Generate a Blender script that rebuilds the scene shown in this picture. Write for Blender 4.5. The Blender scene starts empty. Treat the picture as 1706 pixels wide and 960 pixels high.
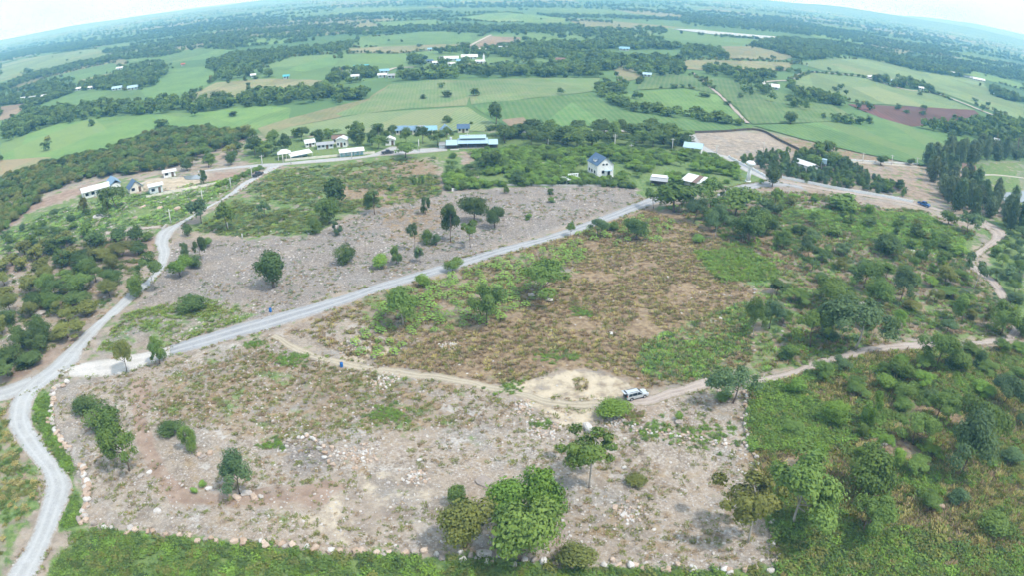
import bpy, bmesh, math, random
import numpy as np
from mathutils import Vector, Matrix, Euler

random.seed(11)
RNG = np.random.default_rng(11)
sc = bpy.context.scene
COL = sc.collection

# ---------------------------------------------------------------- camera (drone, wide equidistant lens)
LENS_F, PITCH, CAM_H = 1177.0, 0.43, 67.0
cd = bpy.data.cameras.new('drone_camera')
cam = bpy.data.objects.new('drone_camera', cd)
COL.objects.link(cam)
sc.camera = cam
cam.location = (0, 0, CAM_H)
cam.rotation_euler = (math.pi / 2 - PITCH, 0, 0)
cd.type = 'PANO'
cd.panorama_type = 'FISHEYE_LENS_POLYNOMIAL'
cd.sensor_fit = 'HORIZONTAL'
cd.sensor_width = 36.0
cd.sensor_height = 36.0 * 577 / 1024
cd.fisheye_fov = math.radians(150)
cd.fisheye_polynomial_k0 = 0.0
cd.fisheye_polynomial_k1 = -(1706 / 36.0) / LENS_F
cd.fisheye_polynomial_k2 = cd.fisheye_polynomial_k3 = cd.fisheye_polynomial_k4 = 0.0
cd.clip_start = 0.5
cd.clip_end = 80000

# ---------------------------------------------------------------- sky, sun, exposure
SUN_EL, SUN_AZ = math.radians(58), math.radians(118)      # azimuth clockwise from +Y
world = bpy.data.worlds.new('World')
sc.world = world
world.use_nodes = True
wn, wl = world.node_tree.nodes, world.node_tree.links
bg = wn['Background']
sky = wn.new('ShaderNodeTexSky')
sky.sky_type = 'NISHITA'
sky.sun_disc = False
sky.sun_elevation = SUN_EL
sky.sun_rotation = SUN_AZ
sky.dust_density = 3.0
tc = wn.new('ShaderNodeTexCoord')
mp = wn.new('ShaderNodeMapping')
mp.inputs['Scale'].default_value = (1, 1, 3.5)
cn = wn.new('ShaderNodeTexNoise')
cn.inputs['Scale'].default_value = 2.2
cn.inputs['Detail'].default_value = 7
cr = wn.new('ShaderNodeMapRange')
cr.inputs['From Min'].default_value = 0.30
cr.inputs['From Max'].default_value = 0.58
cr.inputs['To Min'].default_value = 0.55
cr.inputs['To Max'].default_value = 1.0
cm = wn.new('ShaderNodeMix')
cm.data_type = 'RGBA'
cm.inputs['B'].default_value = (8.5, 10.2, 11.9, 1)        # bright thin overcast
wl.new(tc.outputs['Generated'], mp.inputs['Vector'])
wl.new(mp.outputs[0], cn.inputs['Vector'])
wl.new(cn.outputs[0], cr.inputs['Value'])
wl.new(cr.outputs[0], cm.inputs['Factor'])
wl.new(sky.outputs[0], cm.inputs['A'])
wl.new(cm.outputs['Result'], bg.inputs['Color'])
bg.inputs['Strength'].default_value = 0.14

sd = bpy.data.lights.new('sun', 'SUN')
sd.energy = 3.6
sd.angle = math.radians(4)
sd.color = (1.0, 0.975, 0.94)
sun = bpy.data.objects.new('sun', sd)
COL.objects.link(sun)
sdir = Vector((math.sin(SUN_AZ) * math.cos(SUN_EL), math.cos(SUN_AZ) * math.cos(SUN_EL), math.sin(SUN_EL)))
sun.rotation_euler = sdir.to_track_quat('Z', 'Y').to_euler()
sun.location = sdir * 400

sc.view_settings.view_transform = 'Standard'
sc.view_settings.look = 'None'
sc.view_settings.gamma = 1.0
sc.view_settings.use_curve_mapping = False
sc.view_settings.exposure = -0.10
sc.render.engine = 'CYCLES'
sc.cycles.use_denoising = True
sc.cycles.use_adaptive_sampling = True
sc.cycles.adaptive_threshold = 0.03
sc.cycles.max_bounces = 4
sc.cycles.diffuse_bounces = 2
sc.cycles.glossy_bounces = 2
sc.cycles.transmission_bounces = 2
sc.cycles.transparent_max_bounces = 4
sc.cycles.volume_bounces = 1
sc.cycles.caustics_reflective = False
sc.cycles.caustics_refractive = False

# ---------------------------------------------------------------- helpers
def P(px, py):
    """ground point (z=0) under a photograph position, and its distance from the drone"""
    dx, dy = px - 853.0, 480.0 - py
    r = math.hypot(dx, dy) or 1e-9
    t = r / LENS_F
    s = math.sin(t)
    x, y, z = s * dx / r, s * dy / r, math.cos(t)
    wy = y * math.sin(PITCH) + z * math.cos(PITCH)
    wz = y * math.cos(PITCH) - z * math.sin(PITCH)
    wz = min(wz, -0.0046)
    k = CAM_H / -wz
    return x * k, wy * k, k

def W(pts):
    return np.array([P(*p)[:2] for p in pts])

def _hash(ix, iy, seed):
    h = (ix.astype(np.int64) * 374761393 + iy.astype(np.int64) * 668265263 + seed * 982451653) & 0x7fffffff
    h = ((h ^ (h >> 13)) * 1274126177) & 0x7fffffff
    return ((h ^ (h >> 16)) & 0xffff) / 65535.0

def vnoise(x, y, seed=0):
    x = np.asarray(x, float); y = np.asarray(y, float)
    ix, iy = np.floor(x), np.floor(y)
    fx, fy = x - ix, y - iy
    fx = fx * fx * (3 - 2 * fx); fy = fy * fy * (3 - 2 * fy)
    a, b = _hash(ix, iy, seed), _hash(ix + 1, iy, seed)
    c, d = _hash(ix, iy + 1, seed), _hash(ix + 1, iy + 1, seed)
    return (a * (1 - fx) + b * fx) * (1 - fy) + (c * (1 - fx) + d * fx) * fy

def fbm(x, y, seed=0, oct=4):
    s = 0; a = 0.5; t = 0
    for i in range(oct):
        s = s + a * vnoise(x * 2 ** i, y * 2 ** i, seed + i * 17); t += a; a *= 0.5
    return s / t

def hgt(x, y):
    """gentle relief of the near ground, level from 230 m outwards"""
    x = np.asarray(x, float); y = np.asarray(y, float)
    d = np.hypot(x, y)
    f = np.clip((235 - d) / 100, 0, 1); f = f * f * (3 - 2 * f)
    return f * (1.5 * (vnoise(x / 34, y / 34, 5) - 0.5) + 0.5 * (vnoise(x / 13, y / 13, 6) - 0.5))

def pip(x, y, poly):
    """points in polygon, arrays"""
    x0, y0 = poly.min(0); x1, y1 = poly.max(0)
    res = np.zeros(x.shape, bool)
    k = np.nonzero((x >= x0) & (x <= x1) & (y >= y0) & (y <= y1))[0]
    if len(k) == 0:
        return res
    xs, ys = x[k], y[k]
    ins = np.zeros(len(k), bool)
    n = len(poly)
    for i in range(n):
        ax, ay = poly[i]; bx, by = poly[(i + 1) % n]
        if ay == by:
            continue
        c = ((ay > ys) != (by > ys)) & (xs < (bx - ax) * (ys - ay) / (by - ay) + ax)
        ins ^= c
    res[k] = ins
    return res

def mesh_np(name, V, faces, mats=(), smooth=False):
    """mesh from an array of vertices and an (n,3) or (n,4) array of faces, or a list of faces"""
    me = bpy.data.meshes.new(name)
    V = np.asarray(V, np.float32)
    if isinstance(faces, np.ndarray):
        n, k = faces.shape
        me.vertices.add(len(V)); me.vertices.foreach_set('co', V.ravel())
        me.loops.add(n * k); me.loops.foreach_set('vertex_index', faces.ravel().astype(np.int32))
        me.polygons.add(n)
        me.polygons.foreach_set('loop_start', np.arange(0, n * k, k, dtype=np.int32))
        me.polygons.foreach_set('loop_total', np.full(n, k, np.int32))
        me.update(calc_edges=True)
        me.validate()
    else:
        me.from_pydata([tuple(v) for v in V], [], faces)
        me.update()
    for m in mats:
        me.materials.append(m)
    if smooth:
        me.polygons.foreach_set('use_smooth', np.ones(len(me.polygons), bool))
    return me

def link(name, me, parent=None, loc=None, rz=None):
    o = bpy.data.objects.new(name, me)
    COL.objects.link(o)
    if parent:
        o.parent = parent
    if loc is not None:
        o.location = loc
    if rz is not None:
        o.rotation_euler = (0, 0, rz)
    return o

def tag(o, label, cat, group=None, kind=None):
    o['label'] = label
    o['category'] = cat
    if group:
        o['group'] = group
    if kind:
        o['kind'] = kind
    return o

def structure(o, label=None, cat=None):
    o['kind'] = 'structure'
    if label:
        o['label'] = label; o['category'] = cat
    return o

# ---------------------------------------------------------------- materials
class NT:
    """small helper for node materials"""
    def __init__(s, name):
        s.m = bpy.data.materials.new(name); s.m.use_nodes = True
        s.n, s.l = s.m.node_tree.nodes, s.m.node_tree.links
        s.b = s.n['Principled BSDF']
        s.b.inputs['Specular IOR Level'].default_value = 0.2
        s.b.inputs['Roughness'].default_value = 0.9
    def new(s, t, **kw):
        n = s.n.new(t)
        for k, v in kw.items():
            setattr(n, k, v)
        return n
    def put(s, sock, v):
        if hasattr(v, 'is_output') or isinstance(v, bpy.types.NodeSocket):
            s.l.new(v, sock)
        else:
            sock.default_value = v
    def attr(s, name):
        return s.new('ShaderNodeAttribute', attribute_name=name)
    def pos(s):
        return s.new('ShaderNodeNewGeometry').outputs['Position']
    def noise(s, vec, scale, detail=4, rough=0.55, color=False):
        n = s.new('ShaderNodeTexNoise')
        if vec is not None:
            s.l.new(vec, n.inputs['Vector'])
        n.inputs['Scale'].default_value = scale
        n.inputs['Detail'].default_value = detail
        n.inputs['Roughness'].default_value = rough
        return n.outputs['Color' if color else 0]
    def math(s, op, a, b=0.0, c=None):
        n = s.new('ShaderNodeMath', operation=op)
        s.put(n.inputs[0], a); s.put(n.inputs[1], b)
        if c is not None:
            s.put(n.inputs[2], c)
        return n.outputs[0]
    def rng(s, v, a, b, c=0.0, d=1.0, smooth=True):
        n = s.new('ShaderNodeMapRange')
        n.interpolation_type = 'SMOOTHSTEP' if smooth else 'LINEAR'
        s.put(n.inputs['Value'], v)
        for k, x in zip(('From Min', 'From Max', 'To Min', 'To Max'), (a, b, c, d)):
            s.put(n.inputs[k], x)
        return n.outputs[0]
    def mix(s, f, a, b, blend='MIX'):
        n = s.new('ShaderNodeMix', data_type='RGBA', blend_type=blend)
        s.put(n.inputs['Factor'], f)
        for k, v in (('A', a), ('B', b)):
            if isinstance(v, tuple):
                v = tuple(v[:3]) + (1.0,)
            s.put([i for i in n.inputs if i.name == k and i.type == 'RGBA'][0], v)
        return [o for o in n.outputs if o.type == 'RGBA'][0]
    def bump(s, h, strength=0.4, dist=0.1):
        n = s.new('ShaderNodeBump')
        n.inputs['Strength'].default_value = strength
        n.inputs['Distance'].default_value = dist
        s.l.new(h, n.inputs['Height'])
        s.l.new(n.outputs[0], s.b.inputs['Normal'])
    def out(s, col, rough=None, metal=None):
        s.put(s.b.inputs['Base Color'], col if not isinstance(col, tuple) else tuple(col[:3]) + (1.0,))
        if rough is not None:
            s.put(s.b.inputs['Roughness'], rough)
        if metal is not None:
            s.b.inputs['Metallic'].default_value = metal
        return s.m

def simple(name, col, rough=0.7, var=0.12, scale=1.5, metal=0.0):
    """one colour with a weathered variation"""
    t = NT(name)
    n = t.noise(t.new('ShaderNodeTexCoord').outputs['Object'], scale, 5)
    f = t.rng(n, 0.3, 0.7, 1 - var, 1 + var)
    return t.out(t.mix(1.0, col, f, 'MULTIPLY'), rough, metal)

def ground_material():
    t = NT('ground_soil')
    p = t.pos()
    c1, c2 = t.attr('cover_a'), t.attr('cover_b')
    s1, s2 = t.new('ShaderNodeSeparateColor'), t.new('ShaderNodeSeparateColor')
    t.l.new(c1.outputs['Color'], s1.inputs[0]); t.l.new(c2.outputs['Color'], s2.inputs[0])
    grass, brown, sand = s1.outputs
    stone, red, field = s2.outputs
    nf = t.noise(p, 2.0, 5, 0.78)
    nm = t.noise(p, 0.33, 6, 0.66)
    nl = t.noise(p, 0.045, 4)
    nx = t.noise(p, 0.9, 6, 0.7)
    ny = t.noise(p, 0.21, 6, 0.62)
    soil = t.mix(t.rng(nm, 0.36, 0.62), (0.222, 0.182, 0.143), (0.360, 0.304, 0.244))
    soil = t.mix(t.math('MULTIPLY', t.rng(nl, 0.42, 0.62), 0.65), soil, (0.37, 0.30, 0.235))
    nk = t.noise(p, 0.075, 5, 0.6)
    soil = t.mix(t.math('MULTIPLY', t.rng(nk, 0.50, 0.64), 0.6), soil, (0.265, 0.252, 0.232))
    soil = t.mix(t.math('MULTIPLY', t.rng(nk, 0.46, 0.34), 0.45), soil, (0.275, 0.205, 0.150))
    out_ = t.math('MULTIPLY', t.rng(t.noise(p, 0.14, 6, 0.68), 0.56, 0.66), stone)
    soil = t.mix(t.math('MULTIPLY', out_, 0.75), soil, (0.52, 0.50, 0.475))
    soil = t.mix(t.math('MULTIPLY', t.rng(nf, 0.52, 0.62), t.math('MULTIPLY', stone, 0.6)), soil, (0.52, 0.495, 0.46))
    soil = t.mix(t.math('MULTIPLY', t.rng(nf, 0.48, 0.38), t.math('MULTIPLY', stone, 0.6)), soil, (0.13, 0.10, 0.085))
    soil = t.mix(t.math('MULTIPLY', c1.outputs['Alpha'], t.rng(ny, 0.25, 0.6, .35, 1.0)), soil, t.mix(t.rng(nf, .4, .62), (0.135, 0.118, 0.105), (0.275, 0.248, 0.228)))
    redc = t.mix(t.rng(nm, 0.35, 0.65), (0.245, 0.172, 0.128), (0.345, 0.258, 0.200))
    c = t.mix(t.rng(t.math('ADD', red, t.math('MULTIPLY', t.math('SUBTRACT', ny, 0.5), 0.9)), 0.3, 0.7), soil, redc)
    sandc = t.mix(t.rng(nm, 0.35, 0.65), (0.37, 0.305, 0.215), (0.52, 0.445, 0.335))
    c = t.mix(t.rng(t.math('ADD', sand, t.math('MULTIPLY', t.math('SUBTRACT', nm, 0.5), 1.3)), 0.32, 0.68), c, sandc)
    brc = t.mix(t.rng(nx, 0.35, 0.65), (0.17, 0.115, 0.07), (0.33, 0.25, 0.155))
    c = t.mix(t.rng(t.math('ADD', brown, t.math('MULTIPLY', t.math('SUBTRACT', nm, 0.5), 1.7)), 0.35, 0.65), c, brc)
    grc = t.mix(t.rng(nx, 0.33, 0.66), (0.080, 0.145, 0.042), (0.185, 0.255, 0.085))
    grc = t.mix(t.math('MULTIPLY', t.rng(nl, 0.4, 0.7), 0.35), grc, (0.22, 0.24, 0.10))
    c = t.mix(t.rng(t.math('ADD', grass, t.math('MULTIPLY', t.math('SUBTRACT', ny, 0.5), 1.9)), 0.36, 0.64), c, grc)
    # open farmland further out: a patchwork of crops
    fv = t.new('ShaderNodeTexVoronoi'); fv.inputs['Scale'].default_value = 0.0045
    fm = t.new('ShaderNodeMapping'); fm.inputs['Scale'].default_value = (1, 0.62, 1)
    fm.inputs['Rotation'].default_value = (0, 0, 0.2)
    t.l.new(p, fm.inputs['Vector']); t.l.new(fm.outputs[0], fv.inputs['Vector'])
    fc = t.new('ShaderNodeSeparateColor'); t.l.new(fv.outputs['Color'], fc.inputs[0])
    farm = t.mix(fc.outputs[0], (0.085, 0.165, 0.06), (0.16, 0.25, 0.085))
    farm = t.mix(t.rng(fc.outputs[1], 0.70, 0.74, 0, 0.75), farm, (0.27, 0.235, 0.13))
    farm = t.mix(t.rng(fc.outputs[2], 0.80, 0.84, 0, 0.5), farm, (0.055, 0.11, 0.05))
    farm = t.mix(t.rng(t.noise(p, 0.02, 5, 0.6), 0.35, 0.7, 0, 0.35), farm, (0.09, 0.14, 0.05))
    c = t.mix(field, c, farm)
    t.bump(t.math('ADD', nm, t.math('MULTIPLY', nf, 0.5)), 0.55, 0.35)
    return t.out(c, 0.95)

M = {}
M['ground'] = ground_material()

# ---------------------------------------------------------------- land cover: polygons traced on the ground
# (points, {cover: weight})   covers: g grass, b dry brown grass, s sand, k stones, r red earth, f farmland, d dark grey gravel
ZONES = [
 ([(0,300),(84,270),(160,254),(267,214),(334,214),(420,225),(640,222),(1138,218),(1260,214),(1437,254),(1706,300),(1706,960),(0,960)], dict(f=0, g=.35, b=.2)),
 ([(430,280),(400,262),(420,232),(640,222),(1138,218),(1200,258),(1290,300),(1080,332),(760,312),(725,258),(640,262)], dict(g=.85, b=.05)),
 ([(1118,221),(1263,218),(1345,258),(1270,260),(1203,258),(1160,246)], dict(g=0.1, b=.15, s=.3, r=.2, k=.3)),
 ([(1260,216),(1437,254),(1540,278),(1500,290),(1340,262)], dict(g=.35, b=.6, r=.1)),
 ([(1400,272),(1530,280),(1580,340),(1500,330),(1440,300)], dict(g=.35, b=.1, r=.55)),
 ([(1600,270),(1706,270),(1706,345),(1640,330)], dict(g=.7, b=.35)),
 ([(0,350),(100,318),(210,300),(440,281),(287,375),(255,400),(150,392),(0,440)], dict(g=.62, b=.12, k=.35, r=.12)),
 ([(0,372),(60,335),(140,308),(150,318),(60,350),(0,388)], dict(g=.1, r=.85)),
 ([(240,300),(345,290),(345,315),(235,318)], dict(g=.1, s=.85)),
 ([(345,288),(432,284),(372,312),(340,308)], dict(g=.05, r=.8)),
 ([(0,440),(150,392),(258,398),(262,440),(215,490),(125,575),(40,640),(0,650)], dict(g=.34, b=.42, k=.3, r=.3)),
 ([(180,395),(258,400),(262,440),(180,440),(150,420)], dict(g=.1, r=.8)),
 ([(60,500),(150,480),(170,495),(110,520),(60,530)], dict(g=.2, b=.7, r=.3)),
 ([(0,425),(48,425),(40,452),(0,455)], dict(r=.7, s=.2)),
 ([(100,575),(165,540),(110,600),(30,640),(0,645),(0,630)], dict(g=.1, r=.6)),
 ([(320,382),(380,325),(462,278),(640,263),(725,258),(735,332),(600,352),(520,392),(400,396)], dict(g=.62, b=.30, k=.1)),
 ([(380,322),(462,278),(520,276),(470,310),(380,350)], dict(g=.55, b=.45)),
 ([(580,285),(725,262),(738,332),(640,348),(560,345)], dict(g=.25, b=.6, r=.3)),
 ([(262,470),(290,400),(420,396),(520,392),(600,352),(735,322),(880,308),(1060,310),(1076,334),(880,395),(640,470),(400,545),(262,590),(150,600)], dict(g=.12, b=.16, k=.75, d=.75)),
 ([(640,350),(740,330),(760,360),(700,400),(640,400)], dict(g=.1, b=.5, k=.5, d=.7)),
 ([(160,592),(205,520),(330,495),(440,512),(400,545),(262,590)], dict(g=.42, b=.1, k=.5, d=.4)),
 ([(450,555),(570,512),(770,444),(1080,346),(1190,380),(1255,470),(1255,600),(1200,632),(1060,650),(900,662),(760,632),(600,602)], dict(g=.16, b=.80, k=.15)),
 ([(450,555),(570,515),(640,540),(700,575),(640,602),(560,596)], dict(g=.15, b=.3, k=.5)),
 ([(570,512),(770,444),(960,400),(980,430),(880,520),(700,560),(620,545)], dict(g=.42, b=.5)),
 ([(1085,560),(1250,500),(1255,600),(1200,632),(1090,640)], dict(g=.58, b=.35)),
 ([(590,580),(660,572),(640,602),(550,598)], dict(g=.05, s=.6, k=.2)),
 ([(1090,345),(1225,315),(1340,318),(1540,348),(1630,380),(1608,432),(1690,520),(1706,565),(1450,580),(1247,632),(1247,480),(1190,385)], dict(g=.44, b=.52, k=.3)),
 ([(1150,345),(1340,350),(1360,420),(1290,450),(1180,400)], dict(g=.3, b=.72)),
 ([(1155,418),(1240,415),(1300,450),(1290,470),(1200,470)], dict(g=.9, b=.1)),
 ([(1300,345),(1540,350),(1620,395),(1600,430),(1460,400)], dict(g=.92, b=.1)),
 ([(1255,470),(1300,460),(1420,580),(1247,632)], dict(g=.5, b=.55)),
 ([(1540,350),(1706,370),(1706,560),(1640,460),(1660,400)], dict(g=.8, b=.3)),
 ([(85,662),(150,640),(260,612),(450,556),(560,602),(720,632),(860,654),(940,680),(1000,676),(1085,668),(1245,642),(1252,740),(1302,942),(1100,945),(800,940),(600,925),(420,912),(300,898),(140,872),(122,780),(88,720)], dict(g=.17, b=.34, s=.26, k=.8)),
 ([(240,650),(430,580),(560,606),(720,638),(870,672),(800,705),(700,720),(560,712),(450,735),(340,715),(250,690)], dict(g=.34, b=.50, k=.3, s=.1)),
 ([(212,640),(255,640),(245,700),(275,770),(330,822),(500,815),(560,800),(640,860),(480,850),(290,850),(235,770)], dict(g=.03, b=.08, r=.78, k=.15)),
 ([(480,880),(620,790),(720,830),(700,900),(600,915)], dict(g=.08, b=.1, s=.42, k=.5)),
 ([(480,738),(538,732),(556,775),(500,800),(470,770)], dict(g=.1, b=.3, k=.2, d=.9)),
 ([(560,745),(640,735),(700,760),(820,770),(930,740),(950,770),(800,800),(640,790)], dict(g=.14, b=.30, s=.22, k=1)),
 ([(900,700),(1000,705),(1080,720),(1230,740),(1240,780),(1000,770),(880,740)], dict(g=.1, b=.25, s=.2, k=1)),
 ([(940,860),(1060,840),(1160,880),(1100,930),(960,920)], dict(g=.05, b=.42, k=.6)),
 ([(560,850),(700,840),(740,880),(640,900)], dict(g=.05, r=.4, k=.3)),
 ([(90,680),(210,650),(230,760),(160,840),(125,780)], dict(g=.05, b=.05, r=.25, k=.6)),
 ([(150,800),(260,800),(300,890),(150,868)], dict(g=.06, b=.12, r=.2, s=.2, k=.6)),
 ([(700,650),(860,660),(900,700),(760,700)], dict(g=.15, b=.3, k=.7)),
 ([(1245,640),(1330,622),(1455,582),(1706,572),(1706,960),(1304,960),(1252,742)], dict(g=.36, b=.74)),
 ([(80,960),(130,876),(300,900),(600,927),(900,942),(1304,944),(1304,960)], dict(g=.95, b=.1)),
 ([(57,660),(84,660),(90,720),(122,780),(135,872),(100,880),(120,820),(60,700)], dict(g=.9, b=.1)),
 ([(0,675),(18,700),(60,790),(70,820),(40,880),(0,930)], dict(g=.6, b=.5)),
 ([(1225,322),(1262,304),(1300,299),(1420,322),(1530,345),(1640,378),(1600,378),(1500,350),(1400,335),(1345,345),(1290,330)], dict(g=.08, b=.15, s=.15, r=.45, k=.4)),
 ([(820,645),(880,628),(960,612),(1045,622),(1070,650),(1035,674),(1005,692),(965,722),(930,706),(880,680)], dict(g=.10, b=.12, s=.62)),
 ([(755,255),(778,255),(802,290),(792,296)], dict(g=.1, r=.75)),
]

def build_ground():
    az = np.concatenate([np.radians(np.arange(-57, 57.01, 0.2)), np.radians(np.arange(63, 298, 6.0))])
    dep = np.concatenate([np.linspace(1.12, 0.30, 260), np.linspace(0.2975, 0.0045, 130)[0:]])
    rad = CAM_H / np.tan(dep)
    A, R = np.meshgrid(az, rad)
    X, Y = (R * np.sin(A)).ravel(), (R * np.cos(A)).ravel()
    na, nr = len(az), len(rad)
    d = np.hypot(X, Y)
    names = 'gbskrfd'
    acc = {c: np.zeros(len(X)) for c in names}
    K = 5
    zs = [(W(p), w) for p, w in ZONES]
    for j in range(K):
        amp = (0.010 + 0.004 * j) * d + 0.6
        qx = X + amp * (fbm(X / (5 + d * .02), Y / (5 + d * .02), 40 + j, 3) - 0.5) * 2.2
        qy = Y + amp * (fbm(X / (5 + d * .02), Y / (5 + d * .02), 80 + j, 3) - 0.5) * 3.2
        cur = {c: np.zeros(len(X)) for c in names}
        cur['f'][:] = 1
        for poly, w in zs:
            m = pip(qx, qy, poly)
            for c in names:
                cur[c][m] = w.get(c, 0)
        for c in names:
            acc[c] += cur[c] / K
    Z = hgt(X, Y)
    V = np.c_[X, Y, Z]
    V = np.vstack([V, [[0, 0, 0]]])
    i = np.arange(nr - 1)[:, None] * na
    jn = np.arange(na)[None, :]
    j2 = (jn + 1) % na
    faces = np.stack([i + jn, i + j2, i + na + j2, i + na + jn], -1).reshape(-1, 4)[:, ::-1]
    me = mesh_np('ground', V, faces, [M['ground']], True)
    for nm, ch in (('cover_a', 'gbsd'), ('cover_b', 'krf')):
        at = me.attributes.new(nm, 'FLOAT_COLOR', 'POINT')
        C = np.ones((len(V), 4), np.float32)
        for q, c in enumerate(ch):
            C[:-1, q] = acc[c]
        at.data.foreach_set('color', C.ravel())
    return structure(link('ground', me), 'bare and grassy land running out to the horizon', 'ground')

build_ground()

# ---------------------------------------------------------------- fields beyond the plots
def field_material(name, a, b, dry=(0.25, 0.20, 0.11), dry_amt=0.25, row=None, scale=0.05):
    t = NT(name)
    p = t.pos()
    n1 = t.noise(p, scale, 5, 0.62)
    n2 = t.noise(p, 0.5, 3, 0.6)
    c = t.mix(t.rng(n1, 0.33, 0.67), a, b)
    c = t.mix(t.rng(t.math('ADD', n1, t.math('MULTIPLY', t.math('SUBTRACT', n2, .5), .35)), 0.62, 0.74, 0, dry_amt), c, dry)
    c = t.mix(t.rng(n2, 0.3, 0.7, 0.0, 0.35), c, tuple(v * 0.6 for v in a))
    # small plots of slightly different growth inside the field
    fv = t.new('ShaderNodeTexVoronoi'); fv.inputs['Scale'].default_value = 0.016
    fmp = t.new('ShaderNodeMapping'); fmp.inputs['Scale'].default_value = (1.5, .45, 1); fmp.inputs['Rotation'].default_value = (0, 0, .15 + .07 * len(name))
    t.l.new(p, fmp.inputs['Vector']); t.l.new(fmp.outputs[0], fv.inputs['Vector'])
    fs = t.new('ShaderNodeSeparateColor'); t.l.new(fv.outputs['Color'], fs.inputs[0])
    c = t.mix(1.0, c, t.rng(fs.outputs[0], 0, 1, .84, 1.14, False), 'MULTIPLY')
    c = t.mix(t.rng(fs.outputs[1], .78, .84, 0, .45), c, (b[0] * 1.25, b[1] * .98, b[2] * 1.15))
    if not row:
        row = (3.2, -.3 + .11 * (len(name) % 7), .16)
    if row:
        w = t.new('ShaderNodeTexWave', wave_type='BANDS', bands_direction='X')
        w.inputs['Scale'].default_value = 0.314 / row[0] * 1.0
        w.inputs['Distortion'].default_value = 1.6
        mpn = t.new('ShaderNodeMapping')
        mpn.inputs['Rotation'].default_value = (0, 0, row[1])
        t.l.new(p, mpn.inputs['Vector']); t.l.new(mpn.outputs[0], w.inputs['Vector'])
        c = t.mix(t.math('MULTIPLY', w.outputs[0], row[2]), c, (0.30, 0.29, 0.19))
    return t.out(c, 0.95)

FM = {
 'lime': field_material('field_lime', (0.12, 0.235, 0.065), (0.17, 0.28, 0.08)),
 'mid': field_material('field_mid', (0.095, 0.195, 0.062), (0.14, 0.245, 0.075)),
 'pale': field_material('field_pale', (0.15, 0.235, 0.095), (0.20, 0.265, 0.11), dry_amt=.4),
 'tan': field_material('field_tan', (0.20, 0.225, 0.10), (0.29, 0.25, 0.14), dry_amt=.6),
 'earth': field_material('field_earth', (0.25, 0.185, 0.125), (0.31, 0.235, 0.16), dry=(0.2, 0.2, 0.1)),
 'plough': field_material('field_plough', (0.105, 0.048, 0.042), (0.140, 0.066, 0.056), dry=(.12, .07, .055)),
 'dark': field_material('field_dark', (0.05, 0.115, 0.05), (0.075, 0.14, 0.06), dry_amt=.05),
 'rowsL': field_material('field_rows_left', (0.13, 0.225, 0.08), (0.185, 0.26, 0.10), dry_amt=.5, row=(2.2, 0.30, 0.6)),
 'rowsR': field_material('field_rows_right', (0.12, 0.215, 0.075), (0.20, 0.25, 0.11), dry_amt=.6, row=(2.2, -0.1, 0.22)),
 'grassy': field_material('field_grassy', (0.085, 0.165, 0.05), (0.15, 0.22, 0.075), dry_amt=.4),
}
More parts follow.
